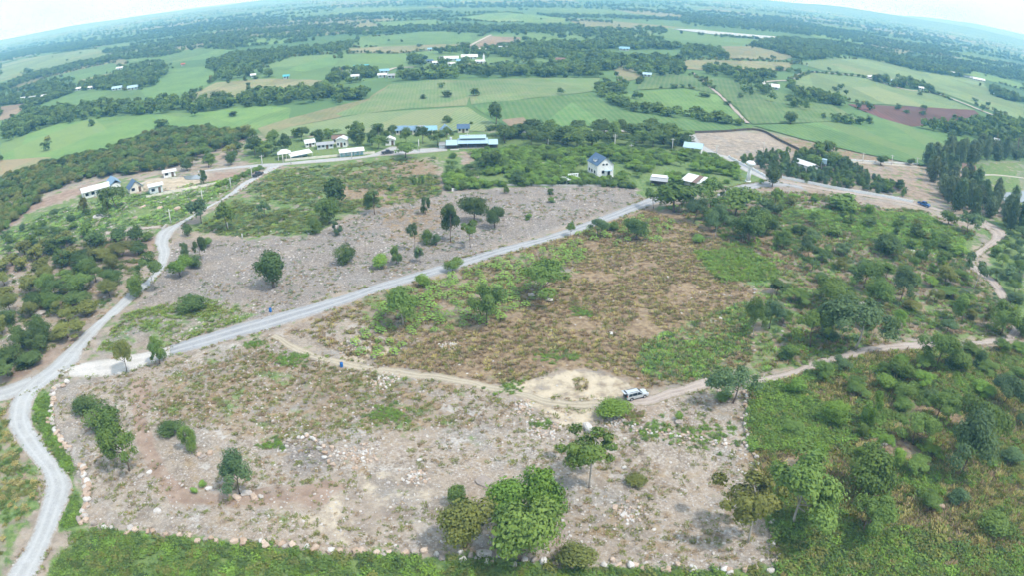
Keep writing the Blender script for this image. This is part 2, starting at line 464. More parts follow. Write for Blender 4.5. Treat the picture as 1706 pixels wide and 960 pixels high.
FIELDS = [  # far to near
 ('pale', [(0,107),(40,97),(160,80),(200,94),(134,107),(67,115),(0,134)]),
 ('tan', [(17,146),(67,124),(187,96),(215,100),(207,108),(80,132),(30,152)]),
 ('mid', [(43,147),(80,128),(187,104),(207,112),(200,127),(144,134),(117,134),(67,141)]),
 ('tan', [(130,133),(200,118),(212,127),(160,139)]),
 ('mid', [(207,100),(267,94),(334,80),(394,82),(351,97),(274,104)]),
 ('tan', [(240,82),(362,67),(368,74),(300,84),(250,90)]),
 ('lime', [(400,66),(470,55),(500,60),(470,72),(410,76)]),
 ('mid', [(33,187),(134,150),(230,150),(277,114),(344,110),(361,124),(354,137),(301,157),(274,170),(234,174),(100,180)]),
 ('earth', [(0,177),(53,170),(20,196),(0,200)]),
 ('tan', [(301,166),(361,137),(451,130),(541,134),(531,144),(494,157),(428,157),(384,169),(334,169)]),
 ('mid', [(431,112),(488,94),(568,89),(565,100),(551,117),(508,120)]),
 ('lime', [(0,240),(94,207),(187,194),(334,187),(434,175),(485,180),(481,197),(428,216),(334,216),(267,218),(214,233),(160,256),(84,270),(0,296)]),
 ('tan', [(0,266),(84,262),(60,280),(0,294)]),
 ('tan', [(428,214),(481,197),(613,164),(650,140),(670,150),(640,176),(560,196),(482,212),(440,228)]),
 ('rowsR', [(650,140),(720,132),(800,134),(782,164),(777,176),(670,182),(570,194),(560,190),(613,168)]),
 ('rowsL', [(437,230),(482,212),(605,189),(680,184),(777,178),(815,200),(840,217),(737,220),(613,222),(515,226)]),
 ('rowsR', [(800,134),(854,130),(1001,130),(985,152),(921,160),(786,174),(782,160)]),
 ('mid', [(786,175),(921,161),(990,155),(1021,180),(1071,190),(1138,197),(1250,208),(1255,216),(1138,219),(871,219),(847,212),(811,192)]),
 ('earth', [(835,200),(872,196),(880,206),(850,212)]),
 ('mid', [(603,63),(710,52),(810,55),(777,74),(757,73),(637,74)]),
 ('tan', [(580,80),(770,73),(777,79),(670,88),(580,89)]),
 ('earth', [(817,60),(867,62),(864,72),(804,82),(780,80)]),
 ('dark', [(804,107),(870,104),(904,110),(824,117)]),
 ('lime', [(747,30),(844,20),(944,30),(941,38),(830,37)]),
 ('lime', [(623,37),(730,32),(737,40),(637,44)]),
 ('pale', [(951,50),(1085,52),(1091,62),(988,56)]),
 ('lime', [(1038,157),(1138,147),(1193,158),(1240,203),(1138,190),(1071,178),(1044,168)]),
 ('tan', [(1021,110),(1065,107),(1073,130),(1031,137)]),
 ('grassy', [(1073,120),(1163,127),(1200,158),(1138,146),(1060,150)]),
 ('grassy', [(1255,208),(1205,160),(1165,127),(1220,134),(1310,157),(1383,174),(1410,187),(1430,200),(1336,205)]),
 ('mid', [(1257,210),(1336,206),(1432,200),(1420,187),(1470,189),(1520,207),(1650,240),(1637,249),(1537,277),(1437,256),(1336,232)]),
 ('pale', [(1316,134),(1350,121),(1437,129),(1503,149),(1557,156),(1625,184),(1457,174),(1417,170),(1380,160),(1326,147)]),
 ('pale', [(1323,104),(1397,97),(1473,100),(1520,117),(1637,134),(1654,160),(1706,174),(1706,205),(1634,178),(1557,150),(1490,132),(1370,117)]),
 ('plough', [(1412,174),(1500,177),(1624,184),(1634,191),(1587,203),(1520,212),(1465,196)]),
 ('tan', [(1170,77),(1256,77),(1326,94),(1303,100),(1213,97)]),
 ('tan', [(1136,100),(1203,100),(1320,104),(1316,117),(1236,120),(1170,117),(1136,114)]),
 ('lime', [(1330,45),(1400,50),(1480,72),(1430,74),(1350,60)]),
 ('lime', [(1590,110),(1706,140),(1706,150),(1600,122)]),
]
FIELD_WORLD = []
def build_fields():
    for k, (mat, pts) in enumerate(FIELDS):
        poly = W(pts)
        # densify and roughen the outline
        out = []
        n = len(poly)
        for i in range(n):
            a, b = poly[i], poly[(i + 1) % n]
            L = np.hypot(*(b - a)); s = max(2, int(L / 9))
            for q in range(s):
                out.append(a + (b - a) * q / s)
        out = np.array(out)
        d = np.hypot(out[:, 0], out[:, 1])
        out += 0.004 * d[:, None] * np.c_[vnoise(out[:, 0] / 14, out[:, 1] / 14, k) - .5, 2 * (vnoise(out[:, 0] / 14, out[:, 1] / 14, k + 50) - .5)]
        FIELD_WORLD.append((mat, out))
        bm = bmesh.new()
        vs = [bm.verts.new((x, y, 0.03 + 0.012 * k)) for x, y in out]
        f = bm.faces.new(vs)
        bmesh.ops.triangulate(bm, faces=[f])
        bmesh.ops.recalc_face_normals(bm, faces=bm.faces)
        if sum(ff.normal.z for ff in bm.faces) < 0:
            bmesh.ops.reverse_faces(bm, faces=bm.faces)
        me = bpy.data.meshes.new('field'); bm.to_mesh(me); bm.free()
        me.materials.append(FM[mat])
        structure(link('field', me))
build_fields()

# ---------------------------------------------------------------- roads, tracks, water
def road_material(name, base, pale, rut=0.0, edge=(0.3, 0.25, 0.2)):
    t = NT(name)
    p = t.pos()
    n1, n2 = t.noise(p, 0.25, 4, 0.6), t.noise(p, 2.2, 3, 0.6)
    c = t.mix(t.rng(n1, 0.3, 0.7), base, pale)
    c = t.mix(t.rng(n2, 0.3, 0.7, 0, 0.3), c, tuple(v * 0.7 for v in base))
    u = t.attr('across').outputs['Fac']
    if rut:
        w = t.math('ABSOLUTE', t.math('SUBTRACT', t.math('ABSOLUTE', t.math('SUBTRACT', u, 0.5)), 0.17))
        c = t.mix(t.math('MULTIPLY', t.rng(t.math('ADD', w, t.math('MULTIPLY', t.math('SUBTRACT', n1, .5), .12)), 0.11, 0.0), rut), c, tuple(min(1, v * 1.2) for v in pale))
    e = t.math('ABSOLUTE', t.math('SUBTRACT', u, 0.5))
    e = t.math('ADD', e, t.math('MULTIPLY', t.math('SUBTRACT', n2, .5), 0.34))
    c = t.mix(t.rng(e, 0.33, 0.50, 0, 0.9), c, edge)
    c = t.mix(t.rng(t.noise(p, 0.6, 5, 0.7), 0.56, 0.70, 0, 0.35), c, tuple(v * 0.62 for v in base))
    t.bump(n2, 0.25, 0.05)
    return t.out(c, 0.9)
RM = {
 'concrete': road_material('road_concrete', (0.355, 0.355, 0.35), (0.435, 0.435, 0.43), 0.35),
 'gravel': road_material('road_gravel', (0.275, 0.278, 0.285), (0.36, 0.362, 0.368), 0.6),
 'slab': road_material('road_slab', (0.46, 0.435, 0.405), (0.55, 0.52, 0.485), 0.2, (0.33, 0.30, 0.26)),
 'sand': road_material('track_sand', (0.325, 0.28, 0.21), (0.41, 0.355, 0.27), 0.6, (0.27, 0.225, 0.165)),
 'dirt': road_material('track_dirt', (0.33, 0.275, 0.235), (0.43, 0.365, 0.32), 0.4, (0.2, 0.17, 0.1)),
 'far': road_material('track_far', (0.42, 0.38, 0.32), (0.52, 0.48, 0.42)),
}
ROAD_POLYS = []
def catmull(P_, per):
    P_ = np.asarray(P_, float)
    Q = np.vstack([2 * P_[0] - P_[1], P_, 2 * P_[-1] - P_[-2]])
    out = []
    for i in range(1, len(Q) - 2):
        for s in np.arange(per) / per:
            a, b, c, d = Q[i - 1], Q[i], Q[i + 1], Q[i + 2]
            out.append(0.5 * (2 * b + (c - a) * s + (2 * a - 5 * b + 4 * c - d) * s ** 2 + (3 * b - a - 3 * c + d) * s ** 3))
    out.append(Q[-2])
    return np.array(out)
def arc(c, n):
    L = np.r_[0, np.cumsum(np.hypot(*np.diff(c, axis=0).T))]
    s = np.linspace(0, L[-1], n)
    return np.c_[np.interp(s, L, c[:, 0]), np.interp(s, L, c[:, 1])]
def strip(name, le, re, mat, dz=0.08, label=None, wob=0.35, across=9):
    n = max(len(le), 60)
    n = max(n, int(np.hypot(*np.diff(le, axis=0).T).sum() / 2.5))
    a, b = arc(le, n), arc(re, n)
    for e, sd_ in ((a, 3), (b, 9)):
        e += wob * np.c_[fbm(e[:, 0] / 4, e[:, 1] / 4, sd_) - .5, fbm(e[:, 0] / 4, e[:, 1] / 4, sd_ + 1) - .5] * 2
    us = np.linspace(0, 1, across)
    G = a[:, None, :] * (1 - us)[None, :, None] + b[:, None, :] * us[None, :, None]
    X, Y = G[..., 0].ravel(), G[..., 1].ravel()
    Z = hgt(X, Y) + dz
    U = np.tile(us, n)
    Z[(U == 0) | (U == 1)] -= 0.10                           # edges sink into the soil
    i = np.arange(n - 1)[:, None] * across; j = np.arange(across - 1)[None, :]
    f = np.stack([i + j, i + j + 1, i + across + j + 1, i + across + j], -1).reshape(-1, 4)
    me = mesh_np(name, np.c_[X, Y, Z], f, [RM[mat]], True)
    if sum(pl.normal.z for pl in list(me.polygons)[:50]) < 0:
        me.flip_normals()
    at = me.attributes.new('across', 'FLOAT', 'POINT'); at.data.foreach_set('value', U.astype(np.float32))
    ROAD_POLYS.append(np.vstack([a, b[::-1]]))
    return structure(link(name, me))
def edged(name, L, R, mat, **k):
    return strip(name, catmull(W(L), 6), catmull(W(R), 6), mat, **k)
def centred(name, pts, width, mat, **k):
    c = catmull(W(pts), 8)
    t = np.gradient(c, axis=0); t /= np.hypot(*t.T)[:, None] + 1e-9
    nrm = np.c_[-t[:, 1], t[:, 0]]
    return strip(name, c + nrm * width / 2, c - nrm * width / 2, mat, **k)

edged('road', [(-14,990),(7,959),(50,887),(72,807),(57,774),(20,727),(12,693),(22,665),(50,638),(83,615),(125,572),(170,530),(217,487),(244,468),(261,437),(261,417),(256,400),(267,383),(287,375),(321,357),(361,335),(384,320),(400,306),(433,289),(444,277)],
              [(50,990),(63,959),(97,874),(120,820),(117,794),(80,744),(57,710),(57,680),(72,655),(100,638),(135,607),(143,590),(172,547),(200,522),(229,498),(257,470),(277,444),(284,420),(284,400),(294,383),(321,363),(357,341),(401,318),(420,304),(436,293),(456,283),(474,274)], 'concrete')
edged('road', [(-30,656),(0,649),(30,640),(52,633)], [(-30,682),(0,674),(24,668),(60,652)], 'concrete', dz=0.065, wob=.2)
edged('road', [(104,626),(140,611),(200,599),(257,588),(284,579)], [(104,634),(140,635),(200,629),(257,609),(284,599)], 'slab', dz=0.095, wob=.3)
edged('road', [(262,587),(284,579),(400,539),(570,494),(640,469),(770,428),(904,392),(1010,356),(1071,332),(1110,320)],
              [(262,608),(284,600),(400,567),(570,512),(640,487),(770,444),(904,405),(1010,371),(1071,347),(1120,330)], 'gravel')
edged('road', [(330,284),(400,276),(441,272),(469,271),(498,268),(564,262),(613,258),(640,248),(655,243),(690,247),(745,244)],
              [(330,287),(400,280),(443,278),(471,275),(498,273),(564,268),(613,262),(640,259),(661,258),(700,255),(745,251)], 'concrete', dz=0.12, wob=.15)
centred('road', [(1150,222),(1160,238),(1190,256),(1215,263),(1245,282),(1290,302)], 5.0, 'concrete', wob=.15)
centred('road', [(860,221),(960,219),(1060,219),(1125,222),(1152,236)], 4.5, 'concrete', wob=.15, dz=.5)
edged('road', [(1195,322),(1225,309),(1262,303),(1300,299),(1330,305)], [(1195,330),(1235,321),(1270,313),(1310,311),(1340,316)], 'gravel', wob=.5)
centred('road', [(1300,302),(1400,319),(1480,331),(1530,342),(1575,352),(1612,366),(1650,383)], 4.0, 'dirt', dz=.1)
edged('road', [(1625,369),(1652,392),(1628,416),(1606,432),(1618,450),(1645,470),(1662,496),(1684,540),(1672,560)],
              [(1642,366),(1678,389),(1652,412),(1626,436),(1640,452),(1662,470),(1682,500),(1706,540),(1696,566)], 'dirt', dz=.13, wob=.5)
centred('road', [(1405,268),(1460,272),(1530,277)], 3.0, 'far', wob=.1)
centred('road', [(1628,291),(1660,291),(1706,296)], 2.2, 'far', wob=.1)
centred('track', [(455,562),(500,586),(545,600),(620,612),(730,632),(850,655),(920,674),(985,674),(1050,672)], 2.3, 'sand', dz=.07, wob=.9)
centred('track', [(1040,672),(1085,664),(1130,650),(1190,633),(1256,633),(1323,623),(1350,611),(1403,594),(1457,581),(1554,573),(1637,570),(1690,560)], 2.9, 'dirt', dz=.11, wob=.8)
centred('track', [(135,392),(180,388),(240,380),(270,377)], 3.0, 'dirt', dz=.1)
centred('track', [(232,308),(250,300),(280,296),(300,296)], 1.6, 'far', wob=.1)
centred('track', [(777,79),(800,67),(818,58)], 4.0, 'far', dz=.6, wob=.3)
centred('track', [(1318,134),(1330,126),(1352,120),(1437,128),(1503,148),(1557,155),(1600,170),(1650,190),(1706,208)], 4.0, 'far', dz=.6, wob=.5)
centred('track', [(645,118),(660,113),(690,112)], 4.0, 'far', dz=.6, wob=.3)
centred('track', [(1155,122),(1200,160),(1245,206)], 2.2, 'dirt', dz=.6, wob=1.0)
centred('track', [(1270,137),(1290,135),(1316,134)], 4, 'far', dz=.6, wob=.4)

def water(pts, label, z=0.7):
    poly = catmull(W(pts + pts[:1]), 5)[:-1]
    me = mesh_np('water', np.c_[poly, np.full(len(poly), z)], [list(range(len(poly)))], [M['water']])
    if me.polygons[0].normal.z < 0:
        me.flip_normals()
    return structure(link('water', me))
t = NT('water')
t.bump(t.noise(t.pos(), 0.4, 3), 0.05, 0.1)
M['water'] = t.out((0.22, 0.25, 0.26), 0.12)
t.b.inputs['Specular IOR Level'].default_value = 0.5
water([(1118,48),(1160,49),(1200,53),(1260,58),(1312,63),(1284,66),(1230,61),(1170,55)], '')
water([(1630,322),(1650,320),(1706,322),(1720,336),(1690,336),(1640,330)], '', .15)
water([(1692,322),(1712,318),(1730,340),(1700,336)], '', .18)
water([(1575,121),(1610,126),(1640,133),(1610,129)], '')
water([(305,293),(340,291),(343,297),(312,299)], '', .14)

# ---------------------------------------------------------------- foliage
def leaf_material(name, dark, lite, hue=0.0):
    t = NT(name)
    tint = t.attr('tint').outputs['Fac']
    rnd = t.new('ShaderNodeObjectInfo').outputs['Random']
    c = t.mix(tint, dark, lite)
    c = t.mix(t.rng(rnd, 0, 1, 0.0, 0.30, False), c, (dark[0] * 1.7 + .02, dark[1] * 1.25, dark[2] * .9))
    v = t.rng(t.math('FRACT', t.math('MULTIPLY', rnd, 7.31)), 0, 1, 0.78, 1.22, False)
    c = t.mix(1.0, c, v, 'MULTIPLY')
    t.out(c, 0.65)
    tr = t.new('ShaderNodeBsdfTranslucent'); t.l.new(c, tr.inputs['Color'])
    ms = t.new('ShaderNodeMixShader'); ms.inputs[0].default_value = 0.28
    t.l.new(t.b.outputs[0], ms.inputs[1]); t.l.new(tr.outputs[0], ms.inputs[2])
    t.l.new(ms.outputs[0], t.n['Material Output'].inputs['Surface'])
    return t.m
LM = {
 'dark': leaf_material('leaf_dark', (0.063, 0.122, 0.036), (0.159, 0.238, 0.067)),
 'mid': leaf_material('leaf_mid', (0.095, 0.178, 0.043), (0.222, 0.324, 0.076)),
 'bright': leaf_material('leaf_bright', (0.127, 0.238, 0.040), (0.270, 0.424, 0.076)),
 'olive': leaf_material('leaf_olive', (0.134, 0.171, 0.045), (0.277, 0.299, 0.086)),
 'blue': leaf_material('leaf_blue_green', (0.080, 0.150, 0.067), (0.178, 0.271, 0.114)),
 'lime': leaf_material('leaf_lime', (0.177, 0.342, 0.071), (0.354, 0.555, 0.130)),
 'dry': leaf_material('blade_dry', (0.225, 0.170, 0.105), (0.430, 0.345, 0.215)),
 'straw': leaf_material('blade_straw', (0.30, 0.28, 0.10), (0.52, 0.47, 0.20)),
 'grass': leaf_material('blade_green', (0.134, 0.238, 0.050), (0.317, 0.411, 0.096)),
 'needle': leaf_material('needle_grey_green', (0.093, 0.150, 0.071), (0.218, 0.283, 0.134)),
}
M['bark'] = simple('bark', (0.17, 0.13, 0.10), 0.95, 0.3, 6)
M['pale_bark'] = simple('pale_bark', (0.42, 0.39, 0.35), 0.9, 0.2, 6)

def unit(v):
    return v / (np.linalg.norm(v, axis=-1, keepdims=True) + 1e-9)

def quads(pos, nrm, size, rng, aspect=0.62):
    """leaf-sized faces at positions with normals"""
    n = len(pos)
    t = unit(np.cross(nrm, unit(rng.normal(size=(n, 3)))))
    b = np.cross(nrm, t)
    sx = (size * rng.uniform(0.65, 1.35, n))[:, None]
    sy = sx * aspect * rng.uniform(0.7, 1.3, n)[:, None]
    bend = nrm * sx * 0.18
    V = np.stack([pos - t * sx - bend, pos - b * sy * .9, pos + t * sx - bend, pos + b * sy], 1).reshape(-1, 3)
    F = np.arange(4 * n).reshape(n, 4)
    return V, F

def crown_mesh(name, clumps, nleaf, leaf, rng, centre=(0, 0, .6), up=0.35, fill=0.3, aspect=0.62):
    """clumps: (m,6) x y z rx ry rz"""
    clumps = np.asarray(clumps, float)
    m = len(clumps)
    w = clumps[:, 3] * clumps[:, 4]
    ci = rng.choice(m, nleaf, p=w / w.sum())
    d = unit(rng.normal(size=(nleaf, 3)) + np.array([0, 0, 0.35]))
    r = np.where(rng.random(nleaf) < fill, rng.uniform(0.35, 0.85, nleaf), rng.uniform(0.80, 1.10, nleaf))
    r = np.where(rng.random(nleaf) < 0.10, rng.uniform(1.1, 1.5, nleaf), r)          # stray sprigs
    c = clumps[ci]
    pos = c[:, :3] + d * c[:, 3:] * r[:, None]
    out = unit(pos - np.array(centre))
    nrm = unit(d * 0.75 + out * 0.45 + np.array([0, 0, up]) + rng.normal(size=(nleaf, 3)) * 0.42)
    V, F = quads(pos, nrm, leaf, rng, aspect)
    tint_c = rng.uniform(0, 1, m)
    tint = np.clip(0.55 * tint_c[ci] + 0.45 * rng.random(nleaf), 0, 1)
    me = mesh_np(name, V, F, [LM['mid']])
    at = me.attributes.new('tint', 'FLOAT', 'POINT')
    at.data.foreach_set('value', np.repeat(tint, 4).astype(np.float32))
    return me

def tube(V, F, pts, radii, sides=6):
    pts = [np.array(p, float) for p in pts]
    base = len(V)
    for i, p in enumerate(pts):
        a = pts[min(i + 1, len(pts) - 1)] - pts[max(i - 1, 0)]
        a = a / (np.linalg.norm(a) + 1e-9)
        u = np.cross(a, [0.3, 1, 0.1]); u /= np.linalg.norm(u) + 1e-9
        w = np.cross(a, u)
        for s in range(sides):
            q = 2 * math.pi * s / sides
            V.append(p + radii[i] * (math.cos(q) * u + math.sin(q) * w))
    for i in range(len(pts) - 1):
        for s in range(sides):
            F.append((base + i * sides + s, base + i * sides + (s + 1) % sides, base + (i + 1) * sides + (s + 1) % sides, base + (i + 1) * sides + s))
    F.append(tuple(base + s for s in reversed(range(sides))))
    F.append(tuple(base + (len(pts) - 1) * sides + s for s in range(sides)))

def trunk_mesh(name, rng, clumps, top=0.55, r0=0.028, lean=(0, 0), fork=0.25, limbs=5):
    V, F = [], []
    lx, ly = lean
    def axis(z):
        return np.array([lx * z + 0.015 * math.sin(z * 9), ly * z + 0.015 * math.cos(z * 7), z])
    zs = np.linspace(-0.03, top, 5)
    tube(V, F, [axis(z) for z in zs], [r0 * (1.35 if i == 0 else 1 - 0.6 * i / 4) for i in range(5)], 7)
    idx = rng.choice(len(clumps), min(limbs, len(clumps)), replace=False)
    for i in idx:
        c = np.array(clumps[i][:3])
        s = axis(rng.uniform(fork, top * 0.9))
        mid = (s + c) / 2 + np.array([0, 0, -0.03])
        tube(V, F, [s, mid, c], [r0 * .5, r0 * .38, r0 * .14], 5)
    return mesh_np(name, np.array(V), F, [M['bark']], True)

def clumps_for(kind, rng, n):
    C = []
    for i in range(n):
        if kind == 'round':
            d = unit(rng.normal(size=3) + np.array([0, 0, .25])); q = rng.uniform(.45, .8)
            r = rng.uniform(.13, .22)
            C.append([d[0] * .40 * q, d[1] * .40 * q, .55 + d[2] * .36 * q, r, r, r * .85])
        elif kind == 'bush':
            d = unit(rng.normal(size=3) + np.array([0, 0, .5])); q = rng.uniform(.4, .85)
            r = rng.uniform(.15, .24)
            C.append([d[0] * .40 * q, d[1] * .40 * q, max(.16, .40 + d[2] * .46 * q), r, r, r * .9])
        elif kind == 'umbrella':
            a = rng.uniform(0, 6.28); q = math.sqrt(rng.random()) * .42
            r = rng.uniform(.12, .19)
            C.append([math.cos(a) * q, math.sin(a) * q, .80 - q * q * .9 + rng.normal() * .085 - .03, r, r, r * .72])
        elif kind == 'upright':
            z = rng.uniform(.28, .95); q = .30 * math.sin(math.pi * min(1, (z - .12) / .9)) ** .6
            a = rng.uniform(0, 6.28); r = rng.uniform(.12, .2)
            C.append([math.cos(a) * q, math.sin(a) * q, z - .04, r, r, r * .8])
        elif kind == 'sparse':
            a = 2.4 * i + rng.normal() * .3; q = rng.uniform(.18, .40)
            r = rng.uniform(.10, .17)
            C.append([math.cos(a) * q, math.sin(a) * q, rng.uniform(.58, .90), r, r, r * .6])
        elif kind == 'conifer':
            z = (i + .5) / n; q = .36 * (1 - z ** 2.2) ** .7 * (.45 + .55 * min(1, z * 3)) * rng.uniform(.7, 1.15)
            a = 2.4 * i; r = rng.uniform(.10, .17) * (1 - .12 * z)
            C.append([math.cos(a) * q * .7 + rng.normal() * .02, math.sin(a) * q * .7, .08 + z * .84, r, r, r * .75])
    C = np.array(C)
    if kind != 'conifer':                                      # every tree grows its own lopsided way
        C[:, 3:] *= rng.uniform(.62, 1.32, (n, 1))
        C[:, 0] = C[:, 0] * rng.uniform(.8, 1.2) + (C[:, 2] - .5) * rng.normal() * .22
        C[:, 1] = C[:, 1] * rng.uniform(.8, 1.2) + (C[:, 2] - .5) * rng.normal() * .22
        k = rng.choice(n, max(1, n // 7), replace=False)       # a few boughs stick out
        C[k, :2] *= 1.35; C[k, 3:] *= .75
    return C

KIND = {  # clumps, near leaves, leaf size, trunk top, trunk radius, up
 'round': (17, 5600, .027, .6, .030, .3),
 'bush': (13, 4000, .030, .35, .022, .35),
 'umbrella': (19, 5200, .025, .72, .020, .5),
 'upright': (14, 4400, .028, .7, .024, .25),
 'sparse': (12, 3200, .025, .72, .016, .4),
 'conifer': (34, 4200, .032, .95, .016, .15),
}
PROTO = {}
NV = 5
def build_protos():
    for k, (n, nl, lf, top, r0, up) in KIND.items():
        for v in range(NV):
            rng = np.random.default_rng(hash_name(k) + v * 7)
            C = clumps_for(k, rng, n)
            asp = .34 if k == 'conifer' else .62
            near = crown_mesh('crown_' + k, C, nl, lf, rng, up=up, aspect=asp, fill=.18 if k == 'sparse' else .3)
            mid = crown_mesh('crown_mid_' + k, C, int(nl * .30), lf * 1.75, rng, up=up, aspect=asp)
            far = crown_mesh('crown_far_' + k, C[:max(7, n // 2)] * np.array([1, 1, 1, 1.25, 1.25, 1.25]), 130, lf * 4.6, rng, up=up, aspect=asp)
            lean = ((v - 1) * .10, rng.normal() * .05) if k in ('umbrella', 'sparse') else (0, 0)
            tr = trunk_mesh('trunk_' + k, rng, C, top, r0, lean, limbs=6 if k in ('umbrella', 'sparse') else 4, fork=.3)
            PROTO[k, v] = (near, mid, far, tr)
def hash_name(s):
    return sum(ord(c) * (i + 3) for i, c in enumerate(s))
build_protos()

def set_mat(o, m):
    o.material_slots[0].link = 'OBJECT'
    o.material_slots[0].material = m

TREE_SPOTS = []
def tree_at(x, y, w, h, kind='round', mat='mid', label=None, group=None, name='tree', bark='bark', var=None, rz=None, lean=None, cat='tree'):
    d = math.hypot(math.hypot(x, y), CAM_H)
    var = random.randrange(NV) if var is None else var
    near, mid, far, tr = PROTO[kind, var]
    me = near if d < 215 else (mid if d < 420 else far)
    root = bpy.data.objects.new(name, None)
    root.empty_display_size = .5
    COL.objects.link(root)
    root.location = (x, y, float(hgt(x, y)))
    root.rotation_euler = (lean[0] if lean else 0, lean[1] if lean else 0, random.uniform(0, 6.28) if rz is None else rz)
    k_ = random.uniform(.86, 1.16)
    root.scale = (w * k_, w / k_, h)
    c = link('crown', me, root); set_mat(c, LM[mat])
    t_ = link('trunk', tr, root); set_mat(t_, M[bark])
    tag(root, label, cat, group)
    TREE_SPOTS.append((x, y, w))
    return root

def tree_px(cx, yb, w, h, kind='round', mat='mid', label=None, **k):
    """cx: middle, yb: lowest point of the tree in the photograph, w/h: its size there"""
    x, y, d = P(cx, yb)
    s = CAM_H / d
    wm = w * d / LENS_F * (1.14 if kind == 'round' else 1.06)
    hm = (h * d / LENS_F - {'bush': .35, 'round': .12}.get(kind, .12) * wm * s) / math.sqrt(1 - s * s)
    back = 0.20 * wm if kind == 'bush' else 0.0
    q = 1 + back / math.hypot(x, y)
    return tree_at(x * q, y * q, wm, max(hm, 0.35 * wm), kind, mat, label, **k)

